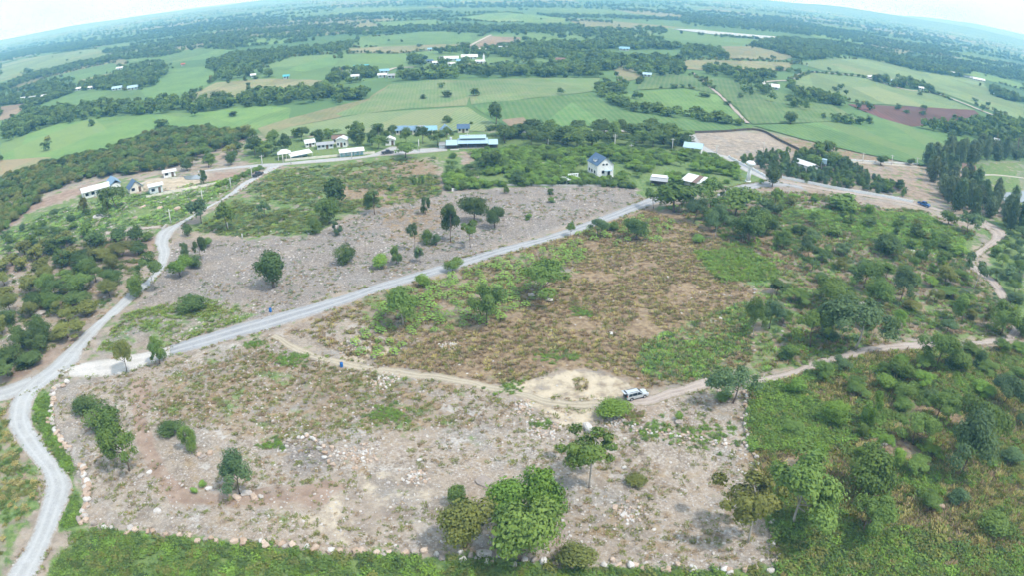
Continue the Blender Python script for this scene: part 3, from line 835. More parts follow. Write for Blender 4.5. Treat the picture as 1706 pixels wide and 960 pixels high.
NEAR_TREES = [
 # cx, yb, w, h, kind, leaf, label, extra
 (147,694,48,36,'bush','dark','dark rounded bush nearest the bend of the pale road',{}),
 (178,722,66,50,'bush','mid','broad bush in the middle of the three by the road bend',{}),
 (216,784,62,78,'upright','mid','tall leaning bush lowest of the three by the road bend',{}),
 (290,732,48,32,'bush','dark','low spreading bush beside the reddish footpath',{}),
 (318,754,32,44,'upright','mid','narrow bush standing by a stone heap and the reddish footpath',{}),
 (400,826,60,64,'umbrella','blue','small thin-leaved tree growing out of a ring of boulders',{}),
 (864,936,112,104,'round','mid','big dense green round tree at the bottom middle',{}),
 (774,916,92,80,'round','olive','feathery pale green tree left of the big round tree',{}),
 (765,856,46,46,'bush','mid','small dark bush behind the feathery pale green tree',{}),
 (846,872,78,74,'round','bright','bright clumpy tree rising behind the big round tree',{}),
 (904,872,70,92,'round','bright','taller clumpy tree with thin stem behind the big round tree',{}),
 (892,900,72,56,'bush','olive','yellowish bush between the big round tree and the clumpy trees',{}),
 (980,816,104,94,'sparse','mid','slender open tree on a bare pale trunk in the rubble',{'bark':'pale_bark'}),
 (1023,700,74,40,'bush','bright','dense green bush in front of the parked silver car',{}),
 (1222,668,66,66,'umbrella','blue','leaning thin-trunked tree at the head of the right stone wall',{'var':2,'rz':0.2}),
 (1246,898,118,108,'sparse','olive','sparse tree with white forked trunk by the right stone wall',{'bark':'pale_bark'}),
 (1322,868,130,104,'umbrella','mid','wide leafy tree with white branches just beyond the right stone wall',{'bark':'pale_bark'}),
 (1206,664,34,14,'bush','mid','tiny shrub at the foot of the leaning tree',{}),
 (960,958,78,54,'bush','olive','yellow-green bush cut by the bottom edge of the picture',{}),
 (340,815,16,14,'bush','lime','small lime green bush, upper of two near the boulders',{}),
 (326,826,16,14,'bush','lime','small lime green bush, lower of two near the boulders',{}),
 (1131,700,16,18,'bush','lime','small lime green shrub on a rock in the rubble',{}),
 (1058,812,46,22,'bush','olive','low brown-green scrub heap in the grey rubble',{}),
 (672,545,68,62,'umbrella','mid','flat-topped tree with a slanting white trunk among the cassava',{'bark':'pale_bark','var':0,'rz':0.1}),
 (812,544,60,72,'umbrella','mid','shaggy tree with bare stems in the brown dry plot',{'var':1}),
 (908,500,80,68,'umbrella','mid','widest tree standing in the brown dry plot',{'var':2}),
 (705,482,30,28,'bush','bright','round green bush on the verge of the long gravel road',{}),
 (754,452,28,26,'round','mid','little tree on the far edge of the long gravel road',{}),
 (950,392,14,24,'umbrella','mid','tiny single-stemmed tree at the edge of the long gravel road',{}),
 (457,480,58,68,'round','dark','lone dark tree on the grey plot beside the gravel road',{}),
 (576,440,38,40,'bush','dark','dark bush on the grey plot right of the lone dark tree',{}),
 (525,391,32,32,'bush','mid','round bush on the line between green and grey plots',{}),
 (563,346,48,54,'round','dark','taller of the two joined trees on the green plot',{}),
 (549,372,44,48,'round','mid','paler lower tree in front of the tall dark one',{}),
 (624,356,32,40,'upright','mid','upright bush right of the joined pair of trees',{}),
 (442,364,22,32,'umbrella','blue','thin young tree alone on the green plot',{}),
 (322,524,56,36,'bush','dark','wide dark bush on the grassy corner by the road fork',{}),
 (379,384,38,46,'umbrella','mid','tree right of the narrow road next to a white post',{}),
 (335,372,42,42,'umbrella','blue','tree overhanging the narrow pale road',{}),
 (313,394,22,24,'bush','dark','dark bush beside the narrow pale road culvert',{}),
 (300,462,36,36,'round','bright','pale green round tree beside the pale road',{}),
 (324,448,28,26,'bush','dark','dark bush touching the pale green round tree',{}),
 (335,434,22,38,'upright','dark','narrow dark bush above the pale green round tree',{}),
 (347,412,20,18,'bush','mid','small bush topmost of the cluster by the pale road',{}),
 (308,434,16,30,'upright','blue','thin grey-green shrub left of the narrow dark bush',{}),
 (257,484,46,58,'sparse','dark','tree with thin white trunks standing over the pale road',{'bark':'pale_bark','var':1}),
 (230,497,40,46,'bush','mid','dense bush crowding the left edge of the pale road',{}),
 (212,624,32,56,'umbrella','olive','slim pale tree in front of the white concrete apron',{}),
 (268,612,32,44,'upright','mid','slim darker tree at the right end of the white apron',{}),
 (751,402,36,64,'upright','dark','tall dark tree on the grey plot above the gravel road',{}),
 (790,368,46,48,'round','dark','broad dark tree behind the tall dark one',{}),
 (824,378,32,40,'round','dark','rounded dark tree at the right end of the grey plot trio',{}),
 (783,410,28,44,'sparse','mid','light open tree in front of the dark trio',{}),
 (709,356,18,30,'upright','dark','small narrow dark tree on the reddish slope',{}),
 (712,406,24,28,'bush','mid','upper of two small bushes below the tall dark tree',{}),
 (727,408,20,22,'bush','blue','grey-green bush touching a small bush below the tall dark tree',{}),
 (690,416,20,44,'sparse','blue','spindly grey-green sapling on the grey plot',{}),
 (700,436,20,26,'upright','blue','small bluish shrub near the gravel road',{}),
 (660,438,22,32,'upright','mid','upright green shrub of a pair near the gravel road',{}),
 (634,446,38,28,'bush','bright','low bright shrub of a pair near the gravel road',{}),
 (563,390,20,22,'upright','blue','thin bluish sapling left of the round bush',{}),
 (880,366,16,14,'bush','mid','single small bush in the middle of the grey plot',{}),
 (919,338,14,12,'bush','mid','small bush near the hedge at the top of grey plot',{}),
 (917,324,14,13,'bush','dark','dark bush right under the hedge of the grey plot',{}),
 (703,314,12,22,'upright','mid','slim sapling on the reddish slope, right of a pair',{}),
 (690,308,10,14,'upright','mid','slim sapling on the reddish slope, left of a pair',{}),
 (653,318,14,13,'bush','mid','low bush left of the two slim saplings',{}),
 (843,322,12,18,'upright','mid','small tree on the hedge line of the grey plot',{}),
 (1088,346,34,44,'sparse','mid','tree at the far end of the gravel road',{}),
 (1122,352,66,52,'round','mid','broad bushy tree beside the far end of the gravel road',{}),
 (1060,398,38,40,'round','dark','dark tree among the cassava by the gravel road end',{}),
 (996,393,28,34,'umbrella','blue','bluish tree on the verge of the gravel road',{}),
 (1022,384,22,18,'bush','mid','low bush next to the bluish verge tree',{}),
 (1156,370,34,42,'umbrella','blue','bluish feathery tree left of the brown slope',{}),
 (1225,362,74,50,'umbrella','mid','wide green tree below the gravel clearing',{}),
 (1192,398,38,56,'umbrella','blue','pale-barked tree on the brown slope',{'bark':'pale_bark'}),
 (1246,404,58,58,'round','dark','large dark tree at the middle of the brown slope',{}),
 (1276,392,36,40,'upright','mid','tree close right of the large dark slope tree',{}),
 (1304,416,32,36,'round','mid','pale round tree at the right foot of the brown slope',{}),
 (1163,406,26,18,'bush','lime','bright lime bush at the left edge of the brown slope',{}),
 (1290,348,26,36,'upright','mid','tree right of the wide green tree below the clearing',{}),
 (1183,346,46,44,'umbrella','mid','spreading tree below the white shed',{}),
 (1345,430,26,34,'umbrella','blue','thin bluish tree on the open green slope',{}),
 (1388,396,32,22,'bush','mid','low bush left on the bright green slope',{}),
 (1403,352,74,34,'bush','mid','long bush at the head of the bright green slope',{}),
 (1526,398,32,28,'bush','dark','dark round bush on the bright green slope',{}),
 (1492,392,16,16,'bush','dark','small dark bush left of the dark round one',{}),
 (1554,414,24,30,'upright','mid','upright shrub near the winding dirt road',{}),
 (1580,374,28,26,'round','mid','round bush below the blue pickup',{}),
 (1612,390,36,36,'umbrella','blue','bluish bush by the bend of the winding dirt road',{}),
 (1607,362,16,14,'bush','dark','small dark shrub near the top of the winding dirt road',{}),
 (1478,428,66,42,'bush','dark','broad dark bush in the centre of green scrub',{}),
 (1535,438,28,36,'upright','mid','upright shrub at the lower edge of bright slope',{}),
 (1574,472,36,34,'round','olive','olive round tree above the winding dirt road',{}),
 (1622,482,44,52,'sparse','blue','thin grey tree overhanging the winding dirt road',{'bark':'pale_bark'}),
 (1440,478,56,48,'umbrella','mid','dark-stemmed tree in the right scrub',{}),
 (1380,512,66,52,'umbrella','mid','wide flat tree in the middle of right scrub',{}),
 (1462,520,58,52,'umbrella','mid','pale tree right of the wide flat one',{}),
 (1500,502,44,54,'umbrella','blue','bluish tree among the right scrub',{}),
 (1425,582,96,90,'umbrella','blue','big spreading grey-green tree above the dirt track',{'bark':'pale_bark'}),
 (1486,556,32,30,'bush','dark','very dark round bush right of the big spreading tree',{}),
 (1254,560,34,60,'umbrella','mid','slim tree on the line of white stones',{'bark':'pale_bark'}),
 (1282,548,44,46,'umbrella','blue','bluish tree right of the line of white stones',{}),
 (1350,576,56,66,'umbrella','mid','tree leaning over the dirt track',{}),
 (1602,536,40,48,'upright','mid','rounded tree left of the winding dirt road',{}),
 (1668,556,48,54,'round','mid','tree beside the lower winding dirt road',{}),
 (1630,612,28,30,'bush','dark','small dark round bush below the dirt track',{}),
 (1560,612,60,62,'umbrella','mid','tall tree breaking the line of the dirt track',{}),
 (1592,620,56,44,'bush','mid','spreading bush right under the dirt track',{}),
 (1700,560,40,36,'bush','dark','dark bush cut by the right edge beside the track',{}),
 (1502,630,44,36,'round','mid','pale green tree below the dirt track',{}),
 (1356,782,40,50,'round','bright','rounded bush alone in yellow grass',{}),
 (1445,712,38,56,'upright','bright','upright bright bush in the yellow scrub',{}),
 (1388,708,44,42,'round','bright','bright round bush beside the right stone wall strip',{}),
 (1446,824,88,80,'round','mid','big dark leafy tree in the middle of yellow grass',{}),
 (1490,784,34,44,'bush','bright','bright bush touching the big leafy tree',{}),
 (1440,888,70,64,'umbrella','mid','feathery tree low in the yellow grass',{}),
 (1520,742,62,52,'umbrella','mid','spreading tree in the upper yellow grass',{}),
 (1600,792,92,90,'umbrella','blue','largest spreading tree of the lower right scrub',{}),
 (1640,742,70,64,'umbrella','mid','wide tree above the largest spreading one',{}),
 (1560,700,54,50,'umbrella','mid','flat tree in the upper right scrub',{}),
 (1670,672,54,50,'umbrella','blue','grey-green tree near the right edge scrub',{}),
 (1500,668,40,38,'round','mid','round tree between track and yellow grass',{}),
 (1650,896,76,40,'bush','mid','low dark bush among yellow grass on the right',{}),
 (1590,850,40,34,'bush','blue','bluish bush right of the yellow grass',{}),
 (827,206,28,40,'round','dark','lone tall tree in the middle of the crop field',{}),
 (745,205,20,15,'bush','dark','single dark bush among the crop rows',{}),
 (785,207,8,6,'bush','dark','tiny bush in the crop rows beside the lone tree',{}),
 (1317,206,28,22,'round','dark','round dark tree alone in the right green field',{}),
 (1173,162,24,10,'bush','dark','low dark bush on the far green strip',{}),
 (270,214,32,20,'bush','dark','dark bush in the pale field above the plantation',{}),
 (145,257,14,9,'bush','dark','small bush on the field edge above plantation',{}),
 (79,236,14,10,'bush','olive','olive bush in the far left field',{}),
 (967,220,18,18,'round','dark','dark tree beside the road behind the hall',{}),
 (1449,184,14,14,'round','dark','right one of the two trees at the ploughed field',{}),
 (1430,182,10,12,'round','dark','left one of the two trees at the ploughed field',{}),
 (1467,274,20,18,'round','dark','round tree beside the far right concrete road',{}),
 (1516,275,14,13,'round','dark','small tree at the end of far right concrete road',{}),
 (1286,310,32,34,'round','dark','dark tree at the gravel clearing near the water tower',{}),
 (820,282,32,36,'round','dark','dark tree on the green ground behind the grey plot',{}),
 (676,262,44,30,'umbrella','mid','wide tree at the right end of the car park',{}),
 (748,318,14,12,'bush','mid','low bush by the white wall of the grey plot',{}),
 (46,126,18,13,'round','dark','dark tree at the left end of the far hedge',{}),
 (133,108,14,10,'round','dark','taller tree in the middle of the far hedge',{}),
 (440,165,36,24,'round','dark','large dark tree above the long hedge',{}),
 (1268,306,10,10,'bush','lime','yellow-green shrub at the base of the water tower',{}),
 (182,362,18,32,'upright','dark','dark narrow tree on the rocky grass left of the road',{}),
 (195,346,36,38,'umbrella','dark','tree in front of the white house with blue roof',{}),
 (142,360,18,30,'upright','olive','olive shrub on the rocky grass below white house',{}),
 (340,306,14,24,'upright','dark','dark tree at the right end of the pale yard',{}),
 (245,402,30,18,'bush','mid','dense bush in the angle of the culvert',{}),
]
def plant_list():
    for cx, yb, w, h, kind, mat, lab, ex in NEAR_TREES:
        small = kind == 'bush'
        k = dict(ex)
        tree_px(cx, yb, w, h, kind, mat, lab, name='bush' if small else 'tree', cat='bush' if small else 'tree', **k)
plant_list()

def scatter_pts(poly_px, n, seed, gap=0, clump=0.0, cs=18.0, avoid_roads=True):
    """random ground points inside a traced polygon, evenly over its real area"""
    rng = np.random.default_rng(seed)
    poly = W(poly_px)
    lo, hi = poly.min(0), poly.max(0)
    out = np.zeros((0, 2))
    for _ in range(30):
        q = rng.uniform(lo, hi, (max(2000, n * 3), 2))
        m = pip(q[:, 0], q[:, 1], poly)
        if clump:
            m &= fbm(q[:, 0] / cs, q[:, 1] / cs, seed % 97, 3) + 0.25 * (rng.random(len(q)) - .5) > clump
        q = q[m]
        if avoid_roads:
            for rp in ROAD_POLYS:
                q = q[~pip(q[:, 0], q[:, 1], rp)]
        out = np.vstack([out, q])
        if len(out) >= n * (3 if gap else 1):
            break
    if gap:
        keep = []
        for p in out:
            if all((p[0] - k[0]) ** 2 + (p[1] - k[1]) ** 2 > gap * gap for k in keep):
                keep.append(p)
                if len(keep) >= n:
                    break
        out = np.array(keep).reshape(-1, 2)
    return out[:n]

CLEAR = []      # buildings that stay in view: centre, reach towards the viewer, half width
def keep_clear(px, py, w, reach):
    x, y, d = P(px, py)
    CLEAR.append((x, y, w * d / LENS_F / 2 + 2.0, reach))
def clear_of_buildings(q):
    m = np.ones(len(q), bool)
    for x, y, hw, reach in CLEAR:
        u = -np.array([x, y]) / math.hypot(x, y)
        r = q[:, :2] - [x, y]
        al, pe = r @ u, np.abs(r @ np.array([-u[1], u[0]]))
        m &= ~((al > -5) & (al < reach) & (pe < hw))
    return q[m]
for a in ((474,264,22,26),(500,262,36,24),(586,258,42,24),(571,243,16,26),(516,243,16,20),(542,246,26,16),(564,237,18,14),(650,240,14,16),(788,244,90,30),(668,222,14,15),(685,222,14,15),(700,221,10,12),(717,222,16,16),(743,222,14,16),(772,219,12,9),
          (166,322,60,22),(226,318,22,20),(260,319,22,20),(1158,252,36,26),(985,232,6,6),(1342,284,32,16),(1371,284,8,12),(1612,288,26,26),(998,291,40,14),(1098,308,26,10),(1156,308,36,12),(950,303,30,10),(1246,302,14,8),(916,282,24,8)):
    keep_clear(*a)

def grove(poly, n, gap, kinds, mats, w, h, label, group, seed, cat='tree', name='tree', avoid=0.0):
    rng = random.Random(seed)
    pts = clear_of_buildings(scatter_pts(poly, n, seed, gap))
    for x, y in pts:
        if avoid and any((x - a) ** 2 + (y - b) ** 2 < (avoid + c * .35) ** 2 for a, b, c in TREE_SPOTS):
            continue
        ww = rng.uniform(*w); hh = rng.uniform(*h)
        tree_at(float(x), float(y), ww, hh, rng.choice(kinds), rng.choice(mats), label, group=group, name=name, cat=cat)

grove([(0,440),(60,405),(150,394),(250,400),(240,440),(215,480),(120,565),(40,630),(0,640)], 52, 5.0, ['umbrella', 'upright', 'round', 'round', 'bush'], ['dark', 'olive', 'olive', 'dark', 'mid'], (5.5, 9), (3.6, 6),
      'dark green tree in the thicket left of the pale road', 'thicket left of the pale road', 101)
grove([(0,395),(100,350),(180,345),(150,390),(60,405),(0,440)], 16, 6, ['bush', 'umbrella'], ['mid', 'dark', 'blue'], (3, 5), (2, 3.6),
      'scattered tree on rocky grass left of the narrow road', 'trees on the rocky grass left of the road', 102)
grove([(1300,330),(1500,350),(1610,430),(1600,460),(1690,525),(1640,560),(1450,575),(1300,600),(1290,470),(1350,440)], 62, 5.0, ['umbrella', 'bush', 'umbrella', 'round', 'upright'], ['mid', 'bright', 'blue', 'dark', 'olive', 'mid'], (3.4, 6.5), (2.2, 4.2),
      'tree of the green scrub between the dirt track and the winding road', 'trees in the right-hand scrub', 103, avoid=1.0)
grove([(1270,640),(1455,590),(1706,580),(1706,760),(1560,900),(1420,760),(1300,760)], 36, 4.6, ['umbrella', 'bush', 'round'], ['mid', 'bright', 'blue', 'mid'], (3.0, 6.0), (2.0, 3.8),
      'tree of the yellow-grass scrub right of the stone wall', 'trees in the lower right scrub', 104, avoid=1.2)
grove([(1650,400),(1706,390),(1706,520),(1690,510),(1660,470),(1640,440)], 14, 5, ['umbrella', 'bush'], ['mid', 'blue'], (4, 7), (3, 4.5),
      'tree on the outer side of the winding dirt road', 'trees outside the winding road', 105)
grove([(1090,345),(1220,330),(1300,345),(1290,400),(1180,385)], 16, 5, ['umbrella', 'bush', 'round'], ['mid', 'blue', 'dark'], (4, 7), (3, 5),
      'tree on the brown slope below the gravel clearing', 'trees on the brown slope', 106, avoid=1.5)
# trees about the resort
grove([(400,262),(420,240),(470,236),(560,228),(640,226),(650,244),(600,258),(520,262),(440,270)], 30, 6, ['round', 'umbrella', 'upright'], ['dark', 'mid', 'dark'], (5, 8), (4.5, 8),
      'dark tree in the garden of the white-roofed pavilions', 'garden trees by the pavilions', 107)
grove([(640,228),(760,222),(770,240),(745,246),(700,244),(655,242)], 18, 7, ['round', 'umbrella'], ['dark', 'mid'], (6, 9), (5, 8),
      'dark tree in front of the row of blue-roofed cottages', 'trees before the cottages', 108)
grove([(835,226),(960,222),(1120,222),(1145,240),(1120,246),(960,246),(840,242)], 44, 7, ['umbrella', 'round', 'umbrella'], ['dark', 'dark', 'mid'], (7, 12), (5, 8.5),
      'dark spreading tree in the belt right of the hall', 'tree belt right of the hall', 109)
grove([(320,255),(400,225),(430,232),(400,270),(340,290),(300,290)], 18, 6, ['round', 'umbrella'], ['mid', 'dark', 'olive'], (5, 8), (4, 7),
      'tree between the plantation and the resort road', 'trees between plantation and road', 110)
grove([(740,262),(840,252),(960,262),(960,300),(830,312),(740,318)], 20, 6, ['bush', 'umbrella'], ['mid', 'bright', 'dark'], (4, 8), (2.5, 4.5),
      'bush on the overgrown ground in front of the hall', 'bushes on the overgrown ground', 111, cat='bush', name='bush')
# casuarina row on the right
grove([(1538,270),(1575,262),(1600,300),(1660,340),(1706,350),(1706,400),(1640,375),(1570,345)], 50, 5.0, ['conifer'], ['needle', 'blue', 'needle'], (6.0, 10), (7, 13),
      'tall feathery casuarina tree in the right-hand row', 'casuarina row on the right', 112, cat='casuarina', name='casuarina_tree')
grove([(1570,262),(1620,256),(1706,250),(1706,268),(1630,272),(1600,282)], 26, 6, ['conifer'], ['needle'], (7, 11), (9, 14),
      'tall dark casuarina tree behind the small dark-roofed hut', 'casuarinas behind the hut', 113, cat='casuarina', name='casuarina_tree')
grove([(1330,262),(1390,262),(1400,285),(1350,285)], 9, 5, ['round', 'upright'], ['mid', 'dark'], (6, 9), (5, 8),
      'big dark tree rising above the young plantation', 'big trees in the plantation', 115)

# ---------------------------------------------------------------- masses of plants and stones (uncountable): one object each
def scatter(name, pts, sources, sx, sz, label, cat, seed=0, tilt=0.0, zoff=0.0):
    """pts (n,2) or (n,3 with size factor); sources: [(mesh, material)] picked at random"""
    rng = np.random.default_rng(seed + 900)
    n = len(pts)
    if n == 0:
        return
    x, y = pts[:, 0], pts[:, 1]
    z = hgt(x, y) + zoff
    me = bpy.data.meshes.new(name)
    me.vertices.add(n)
    me.vertices.foreach_set('co', np.c_[x, y, z].astype(np.float32).ravel())
    fac = pts[:, 2] if pts.shape[1] > 2 else np.ones(n)
    s = rng.uniform(sx[0], sx[1], n) * fac
    h = rng.uniform(sz[0], sz[1], n) * fac
    for nm, val, ty in (('inst_scale', np.c_[s, s, h], 'FLOAT_VECTOR'), ('inst_rot', np.c_[rng.normal(0, tilt, n), rng.normal(0, tilt, n), rng.uniform(0, 6.283, n)], 'FLOAT_VECTOR')):
        a = me.attributes.new(nm, ty, 'POINT'); a.data.foreach_set('vector', val.astype(np.float32).ravel())
    a = me.attributes.new('inst_pick', 'INT', 'POINT'); a.data.foreach_set('value', rng.integers(0, len(sources), n).astype(np.int32))
    ng = bpy.data.node_groups.new('scatter_' + name, 'GeometryNodeTree')
    ng.interface.new_socket('Geometry', in_out='INPUT', socket_type='NodeSocketGeometry')
    ng.interface.new_socket('Geometry', in_out='OUTPUT', socket_type='NodeSocketGeometry')
    N, L = ng.nodes, ng.links
    gi, go = N.new('NodeGroupInput'), N.new('NodeGroupOutput')
    iop = N.new('GeometryNodeInstanceOnPoints')
    join = N.new('GeometryNodeJoinGeometry')
    for q, (src, mat) in enumerate(reversed(sources)):
        so = bpy.data.objects.new('source', src)
        if mat is not None:
            set_mat(so, mat)
        oi = N.new('GeometryNodeObjectInfo'); oi.inputs['Object'].default_value = so
        oi.inputs['As Instance'].default_value = True
        L.new(oi.outputs['Geometry'], join.inputs[0])
    def attr(nm, ty):
        a = N.new('GeometryNodeInputNamedAttribute'); a.data_type = ty
        a.inputs['Name'].default_value = nm
        return a.outputs['Attribute']
    L.new(gi.outputs[0], iop.inputs['Points'])
    L.new(join.outputs[0], iop.inputs['Instance'])
    iop.inputs['Pick Instance'].default_value = True
    L.new(attr('inst_pick', 'INT'), iop.inputs['Instance Index'])
    e2r = N.new('FunctionNodeEulerToRotation')
    L.new(attr('inst_rot', 'FLOAT_VECTOR'), e2r.inputs[0]); L.new(e2r.outputs[0], iop.inputs['Rotation'])
    L.new(attr('inst_scale', 'FLOAT_VECTOR'), iop.inputs['Scale'])
    L.new(iop.outputs[0], go.inputs[0])
    o = link(name, me)
    md = o.modifiers.new('scatter', 'NODES'); md.node_group = ng
    tag(o, label, cat, kind='stuff')
    return o

def crowns(kinds, mats, lod):
    return [(PROTO[k, v][lod], LM[m]) for k in kinds for v in range(4) for m in mats]

def area(poly_px):
    p = W(poly_px); x, y = p.T
    return 0.5 * abs(np.dot(x, np.roll(y, 1)) - np.dot(y, np.roll(x, 1)))

# upper left plantation
PLANT = [(0,350),(0,302),(84,274),(160,258),(214,236),(267,220),(340,216),(420,224),(400,240),(330,258),(300,278),(220,290),(130,302),(60,328)]
scatter('woodland', clear_of_buildings(scatter_pts(PLANT, int(area(PLANT) / 8), 201)), crowns(['bush', 'umbrella'], ['olive', 'mid', 'dark'], 1), (3.6, 5.6), (2.6, 4.2),
        'dense olive green plantation on the left above the white house', 'plantation', 201)
PL2 = [(0,392),(0,352),(60,330),(70,336),(30,362)]
scatter('woodland', scatter_pts(PL2, 90, 202), crowns(['bush'], ['olive', 'mid'], 1), (3.5, 5), (2.5, 4), 'dense plantation edge at the far left beside the red earth track', 'plantation', 202)
YP = [(1228,268),(1300,256),(1400,268),(1440,290),(1520,322),(1500,330),(1400,315),(1300,297)]
scatter('young_plantation', scatter_pts(YP, int(area(YP) / 8), 203), crowns(['conifer', 'upright'], ['blue', 'blue', 'mid'], 1), (2.4, 4.0), (2.2, 4.2),
        'dense plantation of young dark trees right of the water tower', 'plantation', 203)
OV = [(735,262),(840,250),(1000,248),(1190,259),(1235,286),(1250,300),(1190,312),(1100,306),(960,306),(830,312),(745,318)]
OVp = scatter_pts(OV, int(area(OV) / 6.0), 204, clump=.42, cs=25)
OVp = OVp[~pip(OVp[:, 0], OVp[:, 1], W([(755,252),(780,252),(806,292),(840,290),(850,306),(790,308)]))]
OVp = OVp[~pip(OVp[:, 0], OVp[:, 1], W([(1228,306),(1230,288),(1262,288),(1264,308)]))]
OVp = OVp[~pip(OVp[:, 0], OVp[:, 1], W([(976,296),(978,262),(1020,262),(1022,300)]))]
scatter('undergrowth', OVp, crowns(['bush', 'umbrella'], ['bright', 'mid', 'bright'], 1), (2.6, 5.2), (1.4, 3.0), 'lush green undergrowth round the two-storey white house', 'undergrowth', 204)

G1, G2, G3, G4 = 'houses of the left village', 'houses of the middle village', 'houses of the right hamlet', 'houses of the red and blue roofed farm'
FAR_HOUSES = [
 (39,166,9,'white_roof','small white-roofed house, leftmost of the left village',G1), (54,165,13,'white_roof','second white-roofed house of the left village',G1), (73,162,12,'white_roof','third white-roofed house of the left village',G1),
 (130,150,13,'white_roof','white house where the trees open in left village',G1), (151,148,13,'white_roof','low white house next right in the left village',G1), (196,149,19,'pale_blue_roof','long pale house near the tan yard of left village',G1),
 (223,148,22,'pale_blue_roof','longest bluish house of the left village',G1), (200,115,13,'white_roof','white house behind the left village trees',G1), (227,110,9,'white_roof','small white house high in the left village',G1),
 (252,108,8,'white_roof','tiny white house at the back of left village',G1), (236,122,9,'grey_roof','pinkish-grey house in the left village trees',G1), (260,123,8,'white_roof','white house at the right end of the left village',G1), (269,119,9,'teal_roof','teal-roofed house at the right end of left village',G1),
 (305,109,7,'red_roof','orange-roofed house at the edge of the far left wood',None), (422,128,9,'white_roof','white house at the right end of the orchard',None), (477,130,11,'teal_roof','turquoise-roofed house right of the orchard',None),
 (565,119,17,'red_roof','red-roofed house of the farm',G4), (577,124,26,'white_roof','long white roof in front of red roof',G4), (592,130,15,'white_roof','white roof low at the farm',G4), (602,115,28,'teal_roof','bright blue-green roof of the farm',G4),
 (640,121,18,'sky_roof','light blue roof right of the farm',G4), (637,128,16,'white_roof','white roof below the light blue one',G4), (652,129,14,'grey_roof','grey roof right of the light blue one',G4),
 (706,98,10,'pale_blue_roof','tall pale house of the middle village',G2), (716,104,12,'slate_roof','dark-roofed house in front of tall pale house',G2), (726,107,12,'white_roof','white house in middle village',G2), (752,109,13,'white_roof','white house right in middle village',G2),
 (748,100,36,'white_roof','long low white roof of the middle village',G2), (782,97,31,'white_roof','largest white hall of the middle village',G2), (799,105,15,'white_roof','white house below the little white tower',G2), (764,104,7,'sky_roof','tiny bluish house in the middle village',G2),
 (716,84,7,'sky_roof','bright blue roof among trees behind middle village',G2), (735,84,10,'pale_blue_roof','pale roof right of the bright blue roof',G2), (828,81,9,'white_roof','first of three white roofs beside the brown field',G2), (837,81,9,'white_roof','second of three white roofs beside the brown field',G2), (846,81,9,'white_roof','third of three white roofs beside the brown field',G2),
 (803,85,14,'white_roof','white roof at the end of the far lane',G2), (935,102,20,'brown_roof','brown-roofed house right of the middle village',None), (1040,83,20,'sky_roof','blue-roofed house in the far wood',None), (1078,127,15,'pale_blue_roof','pale house at the end of the curving hedge',None),
 (1448,130,6,'white_roof','leftmost little white house of the right hamlet',G3), (1455,130,8,'white_roof','brightest white house of the right hamlet',G3), (1464,133,9,'white_roof','low white house of the right hamlet',G3), (1486,137,8,'pale_blue_roof','pale house in the middle of right hamlet',G3), (1500,139,12,'white_roof','long white house of the right hamlet',G3),
 (1510,141,10,'brown_roof','brown-roofed house of the right hamlet',G3), (1534,149,9,'white_roof','white house at the end of right hamlet',G3), (1659,157,10,'sky_roof','turquoise-white roof in the far right copse',None), (1284,147,32,'white_roof','row of white greenhouses on the right grassland',None),
 (1590,124,28,'white_roof','long white sheds, left part, in far right fields',None), (1630,134,24,'white_roof','long white sheds, right part, in far right fields',None), (1660,238,9,'white_roof','small white roof behind the casuarinas',None)]
for a in FAR_HOUSES:
    keep_clear(a[0], a[1], a[2] * .6, 20)

